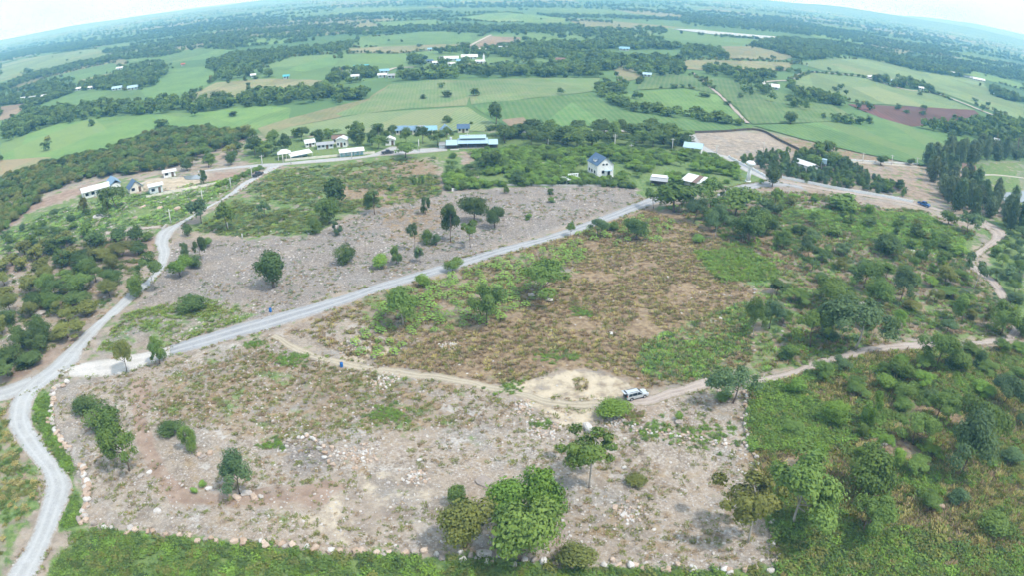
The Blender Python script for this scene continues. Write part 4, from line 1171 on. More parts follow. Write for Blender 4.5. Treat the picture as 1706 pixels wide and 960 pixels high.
BELTS = [
 ([(0,222),(33,193),(100,183),(190,172),(234,177),(274,171),(330,169),(384,168),(428,158),(500,158),(531,147),(560,158),(613,165),(600,172),(520,172),(440,178),(334,186),(187,194),(94,206),(0,240)], 'long dark hedge crossing the left fields', .9),
 ([(0,160),(40,146),(120,134),(200,126),(210,112),(265,105),(280,118),(262,142),(230,149),(134,147),(33,168),(0,178)], 'trees round the left village', .55),
 ([(0,148),(45,127),(130,107),(200,92),(207,98),(140,112),(60,132),(0,154)], 'far hedge on the left between pale fields', .9),
 ([(344,108),(400,90),(470,84),(540,80),(600,68),(570,88),(488,93),(431,112),(360,120)], 'dark wood left of the middle distance', .9),
 ([(361,122),(431,114),(455,128),(365,135)], 'orchard beside the tan field', .5),
 ([(170,88),(300,70),(420,50),(560,42),(600,50),(480,66),(400,78),(330,80),(260,92),(200,94)], 'wide far wood on the left', .5),
 ([(0,90),(100,74),(200,65),(300,55),(260,64),(120,84),(0,102)], 'far wood at the left horizon', .6),
 ([(540,148),(560,122),(600,118),(650,128),(690,118),(720,122),(720,131),(650,138),(613,165),(590,168),(555,160)], 'trees round the red and blue roofed farm', .7),
 ([(650,130),(720,122),(800,118),(900,115),(990,117),(1003,130),(854,129),(720,132),(660,137)], 'dark hedge at the top of the crop field', 1.0),
 ([(680,104),(700,92),(760,82),(830,84),(1000,92),(1060,108),(1010,120),(900,115),(960,106),(860,101),(800,106),(740,112),(690,112)], 'trees round the middle village', .55),
 ([(860,76),(1000,72),(1130,76),(1140,82),(1000,84),(870,88)], 'tree belt right of the brown field', .8),
 ([(570,52),(650,47),(750,40),(840,46),(940,42),(1060,55),(1130,72),(1000,66),(870,60),(730,52),(600,62)], 'scattered far wood in the middle', .45),
 ([(990,147),(1031,132),(1045,145),(1046,158),(1032,166),(1071,179),(1138,189),(1240,205),(1236,210),(1138,198),(1071,190),(1018,180),(998,158)], 'curving dark hedge round the bright field', 1.0),
 ([(1040,118),(1080,98),(1136,100),(1140,122),(1080,130)], 'dark wood above the curving hedge', .8),
 ([(1136,78),(1200,85),(1213,97),(1150,97),(1136,95)], 'dark copse left of the tan field', .8),
 ([(1250,75),(1300,65),(1390,72),(1397,97),(1330,101),(1290,85)], 'big dark wood in the right middle distance', .9),
 ([(1380,78),(1470,90),(1560,110),(1620,120),(1600,130),(1530,118),(1473,104),(1400,90)], 'long dark wood toward the right', .6),
 ([(1316,142),(1330,156),(1380,160),(1412,172),(1405,182),(1370,174),(1320,158)], 'hedge under the pale right field', .8),
 ([(1524,214),(1590,206),(1650,201),(1706,208),(1706,252),(1650,238),(1580,224)], 'dark scrub beside the ploughed field', .9),
 ([(1380,195),(1430,200),(1430,208),(1385,205)], 'bush patch in the right green field', .9),
 ([(1165,113),(1260,120),(1300,130),(1250,138),(1175,123)], 'dark low scrub in the right grassland', .6),
 ([(1220,140),(1300,150),(1380,178),(1390,192),(1320,180),(1240,165)], 'pale bushes in the right grassland', .25),
 ([(1440,126),(1500,126),(1560,147),(1555,154),(1500,146),(1445,133)], 'trees round the right hamlet', .6),
 ([(1650,146),(1700,165),(1690,171),(1648,158)], 'copse round the far right roof', .8),
 ([(1136,24),(1300,30),(1450,60),(1706,118),(1706,128),(1500,84),(1300,52),(1136,42)], 'far woods toward the right horizon', .35),
 ([(440,238),(640,222),(860,219),(860,216),(640,219),(437,232)], 'low hedge below the crop rows', .3),
]
for q, (poly, lab, dens) in enumerate(BELTS):
    A = area(poly)
    sp = 40 if A > 60000 else 22
    n = int(min(A * dens / sp * .78, 3600))
    far_ = np.hypot(*W(poly).mean(0))
    sc_ = (5.0, 8.5) if far_ > 450 else (5, 8)
    hh = (4.5, 8) if far_ > 450 else (3.2, 5.5)
    scatter('tree_belt', clear_of_buildings(scatter_pts(poly, n, 300 + q, clump=.0 if dens > .7 else .46, cs=60, avoid_roads=False)), crowns(['round', 'bush', 'umbrella'], ['dark', 'mid', 'mid'], 2), sc_, hh, lab, 'trees', 300 + q)

def far_woods():
    rng = np.random.default_rng(77)
    n = 60000
    a = np.radians(rng.uniform(-52, 52, n)); dep = rng.uniform(0.0068, 0.10, n)
    r = CAM_H / np.tan(dep)
    x, y = r * np.sin(a), r * np.cos(a)
    m = (fbm(x / 420, y / 95, 21, 4) + 0.06 * (rng.random(n) - .5)) > 0.56
    m |= (vnoise(x / 520, y / 45, 33) > .88)
    for mat, poly in FIELD_WORLD:
        m &= ~pip(x, y, poly)
    m &= ~pip(x, y, W([(1110,44),(1320,58),(1320,68),(1110,56)]))
    p = clear_of_buildings(np.c_[x, y, np.clip(r[:] / 1500, .8, 1.5)][m])[:20000]
    scatter('far_woodland', p, crowns(['round', 'bush'], ['dark', 'mid'], 2), (5.5, 9.5), (4, 7), 'scattered blue-green woods fading toward the horizon', 'woodland', 77)
    n = 220
    a = np.radians(rng.uniform(-52, 52, n)); dep = rng.uniform(0.02, 0.16, n)
    r = CAM_H / np.tan(dep); x, y = r * np.sin(a), r * np.cos(a)
    scatter('field_trees', np.c_[x, y], crowns(['round', 'bush'], ['dark'], 2), (4, 8), (3, 6), 'single dark trees dotted over the far fields', 'trees', 78)
far_woods()
def hedgerows():
    rng = np.random.default_rng(5)
    out = []
    for k, (mat, poly) in enumerate(FIELD_WORLD):
        if mat in ('rowsL', 'rowsR', 'plough', 'earth') or np.hypot(*poly.mean(0)) < 470:
            continue
        q = np.vstack([poly, poly[:1]])
        L = np.r_[0, np.cumsum(np.hypot(*np.diff(q, axis=0).T))]
        s_ = np.arange(0, L[-1], 3.2)
        p = np.c_[np.interp(s_, L, q[:, 0]), np.interp(s_, L, q[:, 1])] + rng.normal(0, 1.6, (len(s_), 2))
        keep = vnoise(p[:, 0] / 55, p[:, 1] / 55, 61 + k) > .60
        out.append(p[keep])
    p = clear_of_buildings(np.vstack(out))
    p = p[np.hypot(p[:, 0], p[:, 1]) > 440]
    for mat, poly in FIELD_WORLD:
        if mat in ('plough', 'rowsL', 'rowsR'):
            p = p[~pip(p[:, 0], p[:, 1], poly)]
    scatter('hedgerow', p, crowns(['bush', 'round'], ['dark', 'mid', 'olive'], 2), (2.4, 5.5), (1.6, 4.2), 'thin broken hedgerows along the field edges of the plain', 'hedgerow', 79)
hedgerows()

# ---------------------------------------------------------------- hills on the horizon
def hills():
    t = NT('far_hill')
    p = t.pos()
    c = t.mix(t.rng(t.noise(p, 0.004, 5, .6), .35, .65), (0.06, 0.10, 0.05), (0.11, 0.15, 0.07))
    M['hill'] = t.out(c, 1.0)
    for az0, az1, r0, hmax, depth, seed in ((-24, 2, 7200, 50, 2600, 1), (-58, -22, 8500, 36, 2500, 2), (14, 60, 6500, 70, 2600, 3), (22, 66, 9800, 120, 2600, 4), (0, 24, 8000, 40, 2000, 5)):
        na, nr = 120, 16
        A, R = np.meshgrid(np.radians(np.linspace(az0, az1, na)), np.linspace(0, 1, nr))
        s = np.sin(np.pi * (np.degrees(A) - az0) / (az1 - az0)) ** .6
        prof = np.sin(np.pi * R) ** 1.3
        nz = fbm(np.degrees(A) / 5 + seed * 9, R * 2.0, seed, 4)
        Z = hmax * s * prof * (0.35 + 1.1 * nz) - 3
        rr = r0 + R * depth
        V = np.c_[(rr * np.sin(A)).ravel(), (rr * np.cos(A)).ravel(), Z.ravel()]
        i = np.arange(nr - 1)[:, None] * na; j = np.arange(na - 1)[None, :]
        f = np.stack([i + j, i + na + j, i + na + j + 1, i + j + 1], -1).reshape(-1, 4)
        me = mesh_np('hill', V, f, [M['hill']], True)
        if me.polygons[0].normal.z < 0:
            me.flip_normals()
        structure(link('hill', me))
hills()

# ---------------------------------------------------------------- near ground cover
def tuft_mesh(name, n, h, spread, w, seed, droop=.35):
    rng = np.random.default_rng(seed)
    a = rng.uniform(0, 6.283, n); q = np.sqrt(rng.random(n)) * spread
    b = np.c_[np.cos(a) * q, np.sin(a) * q, np.zeros(n)]
    d = np.c_[np.cos(a + rng.normal(0, .6, n)), np.sin(a + rng.normal(0, .6, n)), np.zeros(n)]
    s = np.c_[-d[:, 1], d[:, 0], np.zeros(n)]
    hh = h * rng.uniform(.5, 1.1, n)[:, None]
    up = np.array([0, 0, 1.0])
    tip = b + d * droop * hh + up * hh
    V = np.stack([b - s * w, b + s * w, tip + s * w * .4 - up * hh * .1, tip - s * w * .4 + up * 0], 1).reshape(-1, 3)
    me = mesh_np(name, V, np.arange(4 * n).reshape(n, 4), [LM['grass']])
    at = me.attributes.new('tint', 'FLOAT', 'POINT'); at.data.foreach_set('value', np.repeat(rng.random(n), 4).astype(np.float32))
    return me
TUFT = [tuft_mesh('tuft', 26, .55, .5, .07, 5 + i, .6) for i in range(3)]
def weed_mesh(name, seed, n=150):
    rng = np.random.default_rng(seed)
    C = [[rng.normal() * .25, rng.normal() * .25, rng.uniform(.15, .45), .26, .26, .24] for _ in range(7)]
    return crown_mesh(name, C, n, .085, rng, centre=(0, 0, 0), up=.5)
WEED = [weed_mesh('weed', 60 + i) for i in range(3)]

def rock_mesh(name, seed, mat, sub=1, flat=.6):
    rng = np.random.default_rng(seed)
    bm = bmesh.new()
    bmesh.ops.create_icosphere(bm, subdivisions=sub, radius=.5)
    for v in bm.verts:
        v.co = Vector((v.co.x * rng.uniform(.75, 1.2), v.co.y * rng.uniform(.7, 1.15), v.co.z * flat * rng.uniform(.75, 1.2)))
    me = bpy.data.meshes.new(name); bm.to_mesh(me); bm.free()
    me.materials.append(mat)
    return me
def rock_material(name, a, b):
    t = NT(name)
    p = t.new('ShaderNodeTexCoord').outputs['Object']
    rnd = t.new('ShaderNodeObjectInfo').outputs['Random']
    c = t.mix(rnd, a, b)
    c = t.mix(t.rng(t.noise(p, 4, 4, .6), .4, .7, 0, .4), c, tuple(v * .55 for v in a))
    return t.out(c, .9)
M['rock'] = rock_material('rock', (0.32, 0.27, 0.235), (0.55, 0.515, 0.48))
M['white_rock'] = rock_material('white_rock', (0.50, 0.475, 0.445), (0.64, 0.61, 0.58))
M['tan_rock'] = rock_material('tan_rock', (0.40, 0.29, 0.215), (0.54, 0.43, 0.345))
ROCK = [rock_mesh('rock', 30 + i, M['rock']) for i in range(5)]
rocks = [(m, None) for m in ROCK]

def mats(meshes, names):
    return [(m, LM[n]) for m in meshes for n in names]
def sized(pts, seed, p=3.0, lo=.5, hi=2.6):
    r = np.random.default_rng(seed).random(len(pts))
    return np.c_[pts, lo + (hi - lo) * r ** p]

Z_FRONT = [(92,664),(150,644),(260,614),(450,560),(560,604),(720,634),(860,656),(940,682),(1085,670),(1243,644),(1250,740),(1298,940),(1100,943),(800,938),(600,922),(420,908),(300,894),(142,868),(126,780),(95,720)]
Z_GREY = [(262,470),(290,404),(420,400),(520,395),(600,356),(735,326),(880,312),(1060,314),(1072,332),(880,393),(640,468),(400,538),(262,585),(165,590)]
Z_BROWN = [(480,556),(570,516),(770,448),(1080,350),(1190,384),(1255,474),(1252,600),(1195,628),(1060,646),(900,655),(760,627),(600,600)]
Z_RIGHT = [(1110,345),(1225,322),(1340,320),(1540,352),(1625,385),(1602,432),(1680,520),(1690,555),(1450,575),(1262,622),(1260,480),(1195,387)]
Z_LOW = [(1252,644),(1330,626),(1455,588),(1706,578),(1730,970),(1310,975),(1256,742)]
Z_BAND = [(70,985),(128,880),(300,903),(600,930),(900,945),(1310,947),(1310,985)]
Z_STRIP = [(62,668),(82,664),(86,720),(118,782),(130,868),(108,876),(124,820),(118,790),(64,706)]
Z_LEFT = [(0,680),(14,700),(54,780),(66,815),(36,880),(0,930),(-40,960),(-60,700)]
scatter('rubble', sized(scatter_pts(Z_FRONT, 9500, 401, clump=.40, cs=7), 1), rocks, (.13, .30), (.12, .28), 'pale broken stones strewn over the front plot', 'rubble', 401, .3, -.02)
scatter('rubble', sized(scatter_pts(Z_GREY, 6000, 402, clump=.38, cs=12), 2), rocks, (.16, .40), (.14, .36), 'grey stones strewn over the plot above the gravel road', 'rubble', 402, .3, -.02)
scatter('rubble', sized(scatter_pts(Z_BROWN, 900, 403, clump=.5, cs=10), 3), rocks, (.2, .45), (.15, .35), 'few stones lying in the brown dry plot', 'rubble', 403, .3, -.02)
scatter('rubble', sized(scatter_pts([(0,395),(100,345),(420,292),(287,372),(150,390),(0,438)], 900, 404, clump=.52, cs=14), 4), rocks, (.3, .8), (.25, .6), 'stones lying on the rocky grass left of the road', 'rubble', 404, .3, -.03)
scatter('rubble', sized(scatter_pts([(0,440),(250,400),(220,480),(40,635),(0,640)], 600, 405, clump=.5, cs=12), 5), rocks, (.25, .6), (.2, .5), 'stones lying in the left thicket', 'rubble', 405, .3, -.03)
scatter('rubble', sized(scatter_pts(Z_RIGHT, 700, 406, clump=.52, cs=12), 6), rocks, (.25, .6), (.2, .5), 'pale stones showing in the right scrub', 'rubble', 406, .3, -.03)

Z_OLIVE = [(240,652),(430,582),(560,608),(720,640),(870,674),(800,705),(700,722),(560,714),(450,737),(340,717),(250,690)]
SANDY = W([(840,645),(885,630),(960,614),(1042,624),(1066,650),(1035,674),(1005,692),(965,722),(930,706),(880,680)])
def off_sand(q):
    ins = pip(q[:, 0] + 3 * (vnoise(q[:, 0] / 2, q[:, 1] / 2, 3) - .5), q[:, 1] + 3 * (vnoise(q[:, 0] / 2, q[:, 1] / 2, 4) - .5), SANDY)
    return q[~(ins & (vnoise(q[:, 0] / 3, q[:, 1] / 3, 8) < .78))]
scatter('dry_grass', off_sand(scatter_pts(Z_BROWN, 9500, 411, clump=.38, cs=7)), mats(TUFT, ['dry', 'olive', 'straw', 'dry']), (.5, 1.2), (.3, .8), 'brown dry grass covering the plot right of the gravel road', 'grass', 411, .15)
scatter('dry_grass', scatter_pts(Z_OLIVE, 1500, 412, clump=.4, cs=6), mats(TUFT, ['dry', 'olive', 'olive']), (.4, .9), (.2, .5), 'short olive and brown grass on the front plot', 'grass', 412, .15)
scatter('dry_grass', scatter_pts(Z_FRONT, 3000, 413, clump=.50, cs=6), mats(TUFT, ['dry', 'olive', 'olive']), (.4, .9), (.15, .45), 'thin dry tufts between the stones of the front plot', 'grass', 413, .15)
scatter('dry_grass', scatter_pts(Z_GREY, 1500, 414, clump=.52, cs=9), mats(TUFT, ['dry', 'olive', 'blue']), (.5, 1.0), (.2, .5), 'thin tufts on the grey stony plot', 'grass', 414, .15)
scatter('yellow_grass', scatter_pts(Z_LOW, 12500, 415, clump=.41, cs=9), mats(TUFT, ['straw', 'straw', 'dry', 'olive', 'grass']), (.8, 1.8), (.5, 1.2), 'yellow straw grass right of the stone wall', 'grass', 415, .2)
scatter('weeds', scatter_pts(Z_LOW, 1500, 421, clump=.54, cs=9), mats(WEED, ['bright', 'mid', 'mid', 'olive']), (1.2, 2.6), (.8, 1.7), 'green weeds and low shrubs right of the stone wall', 'weeds', 421, .1)
Z_WSTRIP = [(1250,645),(1300,640),(1380,680),(1420,740),(1290,745),(1254,742)]
scatter('weeds', scatter_pts(Z_WSTRIP, 420, 422), mats(WEED, ['bright', 'mid']), (1.4, 2.6), (.9, 1.7), 'bright green shrubs against the outer side of the stone wall', 'weeds', 422, .1)
Z_LOWGREEN = [(1306,985),(1304,890),(1290,860),(1400,860),(1560,900),(1720,940),(1720,985)]
scatter('weeds', scatter_pts(Z_LOWGREEN, 480, 423, clump=.40, cs=7), mats(WEED, ['bright', 'mid', 'olive', 'dark']), (1.4, 2.8), (.9, 1.8), 'thick green shrubs in the bottom right corner', 'weeds', 423, .1)
scatter('weeds', scatter_pts(Z_BAND, 1100, 424, clump=.33, cs=6), mats(WEED, ['bright', 'mid', 'mid', 'olive', 'dark']), (.8, 2.5), (.4, 1.2), 'green weeds below the bottom stone wall', 'weeds', 424, .1)
scatter('weeds', scatter_pts(Z_STRIP, 190, 425), mats(WEED, ['mid', 'bright']), (1.0, 2.0), (.5, 1.1), 'green verge between the pale road and left stone wall', 'weeds', 425, .1)
scatter('weeds', scatter_pts(Z_LEFT, 260, 426, clump=.4), mats(WEED, ['mid', 'olive', 'straw']), (.9, 1.8), (.5, 1.1), 'weeds left of the bending road', 'weeds', 426, .1)
scatter('weeds', scatter_pts(Z_RIGHT, 1500, 427, clump=.54, cs=10), mats(WEED, ['bright', 'mid', 'olive', 'blue']), (1.0, 2.6), (.5, 1.4), 'green scrub right of the brown plot', 'weeds', 427, .1)
scatter('grass', scatter_pts(Z_RIGHT, 4200, 428, clump=.4, cs=9), mats(TUFT, ['grass', 'lime', 'dry', 'dry', 'olive']), (.8, 1.6), (.6, 1.2), 'rough grass right of the brown plot', 'grass', 428, .2)
Z_BRIGHT = [(1300,350),(1540,356),(1610,395),(1595,428),(1460,402)]
scatter('grass', scatter_pts(Z_BRIGHT, 2200, 429), mats(TUFT + WEED, ['lime', 'bright', 'grass']), (1.2, 2.4), (.5, 1.0), 'bright green grass slope left of the winding road', 'grass', 429, .2)
scatter('grass', scatter_pts([(1155,420),(1240,416),(1300,450),(1290,470),(1200,470)], 700, 430), mats(TUFT + WEED, ['bright', 'grass']), (1.0, 2.0), (.5, 1.0), 'bright green patch on the brown slope', 'grass', 430, .2)
scatter('grass', scatter_pts([(1085,560),(1250,500),(1252,600),(1200,628),(1090,640),(1060,600)], 1100, 431, clump=.5, cs=7), mats(TUFT, ['lime', 'grass', 'blue']), (.7, 1.4), (.35, .8), 'green weedy patch at the right end of the brown plot', 'grass', 431, .2)
scatter('grass', scatter_pts([(325,384),(462,282),(640,268),(725,262),(735,330),(600,350),(520,390),(400,394)], 3000, 432, clump=.46, cs=13), mats(TUFT + WEED, ['grass', 'olive', 'blue', 'olive']), (1.0, 2.4), (.3, .8), 'rough grass on the plot between road and hall', 'grass', 432, .2)
scatter('grass', scatter_pts([(0,395),(100,345),(430,290),(287,372),(150,390),(0,440)], 1800, 433, clump=.42, cs=16), mats(TUFT, ['grass', 'blue', 'lime']), (1.0, 2.2), (.3, .8), 'rough grass with stones left of the narrow road', 'grass', 433, .2)
scatter('grass', scatter_pts([(165,590),(205,525),(330,498),(440,514),(400,538),(262,585)], 900, 434, clump=.5, cs=7), mats(TUFT, ['grass', 'grass', 'olive']), (.6, 1.2), (.3, .6), 'green weeds on the corner by the road fork', 'grass', 434, .2)
scatter('weeds', scatter_pts([(0,440),(150,396),(250,404),(240,440),(205,485),(115,565),(35,625),(0,640)], 520, 435, clump=.5, cs=8), mats(WEED, ['olive', 'olive', 'dark']), (1.2, 2.6), (.7, 1.5), 'undergrowth below the left thicket', 'weeds', 435, .1)
# small green patches on the front plot
for q, (c, n, r, lab) in enumerate([((483,600), 70, 3.2, 'green weed patch beside the sandy track'), ((425,575), 40, 2.4, 'green weed patch under the gravel road'), ((640,690), 60, 3.4, 'faint green patch in the olive grass'),
        ((1180,720), 80, 5.0, 'green weeds growing along the rubble line'), ((1090,716), 60, 4.0, 'green weeds at the left end of the rubble line'), ((905,710), 26, 1.6, 'bright weeds on the rubble heap'), ((850,650), 30, 3.0, 'green strip beside the sandy track'),
        ((460,740), 30, 2.0, 'weeds left of the dark stone ring'), ((930,595), 50, 3.0, 'green patch low in the brown plot'), ((975,520), 40, 2.4, 'green patch high in the brown plot'), ((1060,690), 30, 2.4, 'brown scrub beside the dense bush')]):
    x, y, d = P(*c)
    rr = np.random.default_rng(q).normal(size=(n, 2)) * [r * .6, r * .42] + [x, y]
    scatter('weeds', rr, mats(WEED, ['bright', 'mid'] if 'brown scrub' not in lab else ['dry', 'olive']), (.5, 1.2), (.3, .7), lab, 'weeds', 500 + q, .1)

# grass and loose stones creeping over the road edges
def verges():
    rng = np.random.default_rng(12)
    out = []
    for poly in ROAD_POLYS:
        q = np.vstack([poly, poly[:1]])
        L = np.r_[0, np.cumsum(np.hypot(*np.diff(q, axis=0).T))]
        s_ = np.arange(0, L[-1], .32)
        p = np.c_[np.interp(s_, L, q[:, 0]), np.interp(s_, L, q[:, 1])] + rng.normal(0, .38, (len(s_), 2))
        d = np.hypot(p[:, 0], p[:, 1])
        out.append(p[(d < 260) & (vnoise(p[:, 0] / 5, p[:, 1] / 5, 71) > .48)])
    p = np.vstack(out)
    rng.shuffle(p)
    n = len(p) // 2
    scatter('verge_grass', p[:n], mats(TUFT, ['grass', 'olive', 'dry', 'olive']), (.4, 1.0), (.25, .6), 'ragged grass along the edges of the roads', 'grass', 81, .2)
    scatter('verge_stones', sized(p[n:], 9), rocks, (.12, .28), (.1, .24), 'loose stones along the edges of the roads', 'stones', 82, .3, .03)
verges()

# ---------------------------------------------------------------- cassava
def cassava_mesh(seed):
    """stem with arching stalks that each end in a drooping fan of narrow leaves"""
    rng = np.random.default_rng(seed)
    V, F, T = [], [], []
    for s in range(15):
        a = s * 2.4 + rng.normal() * .2
        r = .12 + .36 * (s / 15) ** .7; z = .92 - .55 * (s / 15) + rng.normal() * .05
        c = np.array([math.cos(a) * r, math.sin(a) * r, z])
        for q in range(6):
            b = a + (q - 2.5) * .55
            d = np.array([math.cos(b), math.sin(b), -.42 + rng.normal() * .1]); d /= np.linalg.norm(d)
            sd_ = np.array([-math.sin(b), math.cos(b), 0])
            L = rng.uniform(.17, .25); w = .042
            k = len(V)
            V += [c, c + d * L * .5 + sd_ * w + [0, 0, .03], c + d * L - [0, 0, .03], c + d * L * .5 - sd_ * w + [0, 0, .03]]
            F.append((k, k + 1, k + 2, k + 3)); T += [rng.uniform(.2, 1)] * 4
    me = mesh_np('leaves', np.array(V), np.array(F), [LM['lime']])
    at = me.attributes.new('tint', 'FLOAT', 'POINT'); at.data.foreach_set('value', np.array(T, np.float32))
    V, F = [], []
    tube(V, F, [(0, 0, -.04), (.02, 0, .5), (0, .02, .9)], [.022, .018, .012], 5)
    for s in range(0, 15, 2):
        a = s * 2.4; r = .12 + .36 * (s / 15) ** .7
        tube(V, F, [(0, 0, .62), (math.cos(a) * r, math.sin(a) * r, .92 - .55 * (s / 15))], [.008, .006], 3)
    return me, mesh_np('stem', np.array(V), F, [M['bark']], True)
CASS = [cassava_mesh(i) for i in range(3)]
def cassava():
    rng = random.Random(5)
    pts = np.vstack([scatter_pts([(600,530),(640,502),(770,450),(960,402),(985,425),(900,470),(880,520),(760,560),(690,560),(640,560)], 165, 601, 1.5),
                     scatter_pts([(960,388),(1060,362),(1120,372),(1110,400),(1000,410)], 44, 602, 1.6),
                     scatter_pts([(560,590),(590,540),(700,560),(690,590),(600,600)], 12, 603, 2.2)])
    for x, y in pts:
        i = rng.randrange(3)
        r = bpy.data.objects.new('cassava_plant', None); COL.objects.link(r)
        r.location = (float(x), float(y), float(hgt(x, y))); r.rotation_euler = (0, 0, rng.uniform(0, 6.28))
        s = rng.uniform(1.5, 2.4); r.scale = (s, s, s * rng.uniform(.6, .85))
        link('leaves', CASS[i][0], r); link('stem', CASS[i][1], r)
        tag(r, 'bright green cassava plant growing beside the long gravel road', 'plant', 'cassava plants along the gravel road')
cassava()

# ---------------------------------------------------------------- stone walls, boulders
def stone_mesh(seed, mat):
    rng = np.random.default_rng(seed)
    bm = bmesh.new()
    bmesh.ops.create_icosphere(bm, subdivisions=2, radius=.5)
    for v in bm.verts:
        c = v.co
        k = max(abs(c.x), abs(c.y), abs(c.z))
        v.co = c.lerp(c / k * .42, .8)
        n = vnoise(c.x * 3 + seed * 5, c.y * 3 + c.z * 2) - .5
        n2 = vnoise(c.x * 7 + seed * 3, c.y * 6 - c.z * 7) - .5
        v.co *= 1 + .55 * float(n) + .3 * float(n2)
    me = bpy.data.meshes.new('stone'); bm.to_mesh(me); bm.free()
    me.materials.append(mat)
    return me
STONES = [stone_mesh(i, M[m]) for i, m in enumerate(['tan_rock', 'rock', 'tan_rock', 'white_rock', 'tan_rock', 'rock'])]
def wall_of_stones(pts, label, step=1.1, size=(.7, 1.5), hz=(.45, .9), seed=1, double=.35):
    rng = random.Random(seed)
    c = catmull(W(pts), 10)
    L = np.r_[0, np.cumsum(np.hypot(*np.diff(c, axis=0).T))]
    root = bpy.data.objects.new('stone_wall', None); COL.objects.link(root)
    x0, y0 = c[0]
    root.location = (x0, y0, float(hgt(x0, y0)))
    tag(root, label, 'stone wall')
    s = 0
    while s < L[-1]:
        x, y = np.interp(s, L, c[:, 0]), np.interp(s, L, c[:, 1])
        for rep in range(2 if rng.random() < double else 1):
            o = link('stone', rng.choice(STONES), root)
            a, b, h = rng.uniform(*size), rng.uniform(*size), rng.uniform(*hz)
            xx, yy = x + rng.gauss(0, .25 + .35 * rep), y + rng.gauss(0, .25 + .35 * rep)
            o.location = (xx - x0, yy - y0, float(hgt(xx, yy)) - root.location.z + h * .28)
            o.scale = (a, b * .8, h)
            o.rotation_euler = (rng.gauss(0, .15), rng.gauss(0, .15), rng.uniform(0, 6.28))
        s += step * rng.uniform(.75, 1.5)
wall_of_stones([(110,648),(92,658),(87,680),(86,700),(90,720),(103,738),(118,752)], 'pinkish boulder wall curving beside the bend of the pale road', seed=1, step=.85, size=(.9, 1.7))
wall_of_stones([(134,772),(142,795),(144,820),(140,850),(138,868)], 'row of big square stones down the left side of front plot', seed=2, step=.9, size=(1.0, 1.8))
wall_of_stones([(138,870),(170,878),(200,884),(300,898),(420,912),(520,922),(600,926)], 'low stone wall along the bottom left of the front plot', seed=3, step=1.5)
wall_of_stones([(600,926),(700,930),(760,938),(830,940),(900,944),(980,944),(1080,944),(1180,946),(1300,944)], 'low white stone wall along the bottom right of the front plot', seed=4, step=1.6)
wall_of_stones([(1243,642),(1246,680),(1245,715),(1247,742)], 'upper piece of the right stone wall beside green shrubs', seed=5, step=.7, size=(.5, 1.0), double=.7)
wall_of_stones([(1258,752),(1264,780),(1272,815),(1276,845)], 'tumbled middle piece of the right stone wall', seed=6, step=1.3, size=(.5, 1.1))
wall_of_stones([(1285,868),(1291,890),(1297,910),(1298,936)], 'white boulder end of the right stone wall', seed=7, step=.9, size=(.8, 1.3))
wall_of_stones([(1060,712),(1110,722),(1160,728),(1220,736)], 'line of broken pink stones across the right of the front plot', seed=8, step=.5, size=(.4, .8), hz=(.3, .5), double=.8)
wall_of_stones([(1257,480),(1256,520),(1254,560),(1252,590)], 'thin line of white stones at the edge of the brown plot', seed=9, step=1.6, size=(.4, .9), hz=(.3, .5))
wall_of_stones([(480,745),(482,735),(500,729),(520,730),(535,740),(540,760),(548,775),(560,778)], 'half ring of pale stones around a dark hollow', seed=10, step=.85, size=(.6, 1.1))
wall_of_stones([(395,395),(440,388),(520,388),(570,372),(600,352)], 'thin stone kerb between the green and grey plots', seed=11, step=2.2, size=(.4, .8), hz=(.3, .5))
wall_of_stones([(395,318),(420,304),(440,290),(458,280),(474,276)], 'pale kerb stones along the narrow road', seed=12, step=1.2, size=(.6, 1.1), hz=(.4, .6))

def boulder(px, py, w, h, mat, label, seed=0, group=None, cat='boulder'):
    x, y, d = P(px, py)
    rng = random.Random(seed)
    me = stone_mesh(50 + seed, M[mat])
    me.name = 'boulder'
    o = link('boulder', me)
    wm, hm = w * d / LENS_F, h * d / LENS_F
    o.scale = (wm, wm * rng.uniform(.55, .8), hm * .8); o.rotation_euler = (0, 0, rng.uniform(0, 6))
    o.location = (x, y, float(hgt(x, y)) + hm * .16)
    tag(o, label, cat, group)
boulder(980, 716, 26, 22, 'white_rock', 'big white boulder at the edge of the sandy turning place', 1)
boulder(806, 808, 32, 7, 'rock', 'flat white slab of rock in the middle of the front plot', 2)
boulder(806, 928, 28, 11, 'rock', 'grey flat boulder in the shade under the round tree', 3)
boulder(768, 926, 11, 10, 'white_rock', 'small white boulder under the feathery tree', 4)
boulder(332, 760, 13, 9, 'tan_rock', 'tan boulder, left of those below the narrow bush', 5)
boulder(350, 757, 14, 9, 'tan_rock', 'tan boulder, right of those below the narrow bush', 6)
boulder(338, 763, 16, 8, 'rock', 'dark boulder at the front of the heap below the narrow bush', 7)
boulder(396, 834, 20, 9, 'tan_rock', 'tan boulder left of the thin-leaved tree', 8)
boulder(424, 834, 18, 11, 'tan_rock', 'upright tan boulder in front of the thin-leaved tree', 9)
boulder(436, 833, 13, 8, 'rock', 'small grey boulder right of the thin-leaved tree', 10)
boulder(412, 826, 22, 10, 'rock', 'dark boulder under the trunk of the thin-leaved tree', 11)
boulder(348, 818, 14, 8, 'white_rock', 'pale rock beside the two lime green bushes', 12)
boulder(249, 788, 12, 7, 'white_rock', 'white rock at the foot of the tall leaning bush', 13)
boulder(235, 794, 16, 7, 'rock', 'grey rock at the foot of the tall leaning bush', 14)
boulder(263, 854, 16, 5, 'rock', 'pale flat rock near the lower left wall', 15)
boulder(1565, 852, 17, 14, 'tan_rock', 'pinkish boulder standing in the yellow grass', 16)
boulder(1470, 742, 16, 10, 'rock', 'grey rock half hidden in the upper yellow scrub', 17)
boulder(1380, 729, 13, 7, 'tan_rock', 'tan rock among shrubs near the right stone wall', 18)
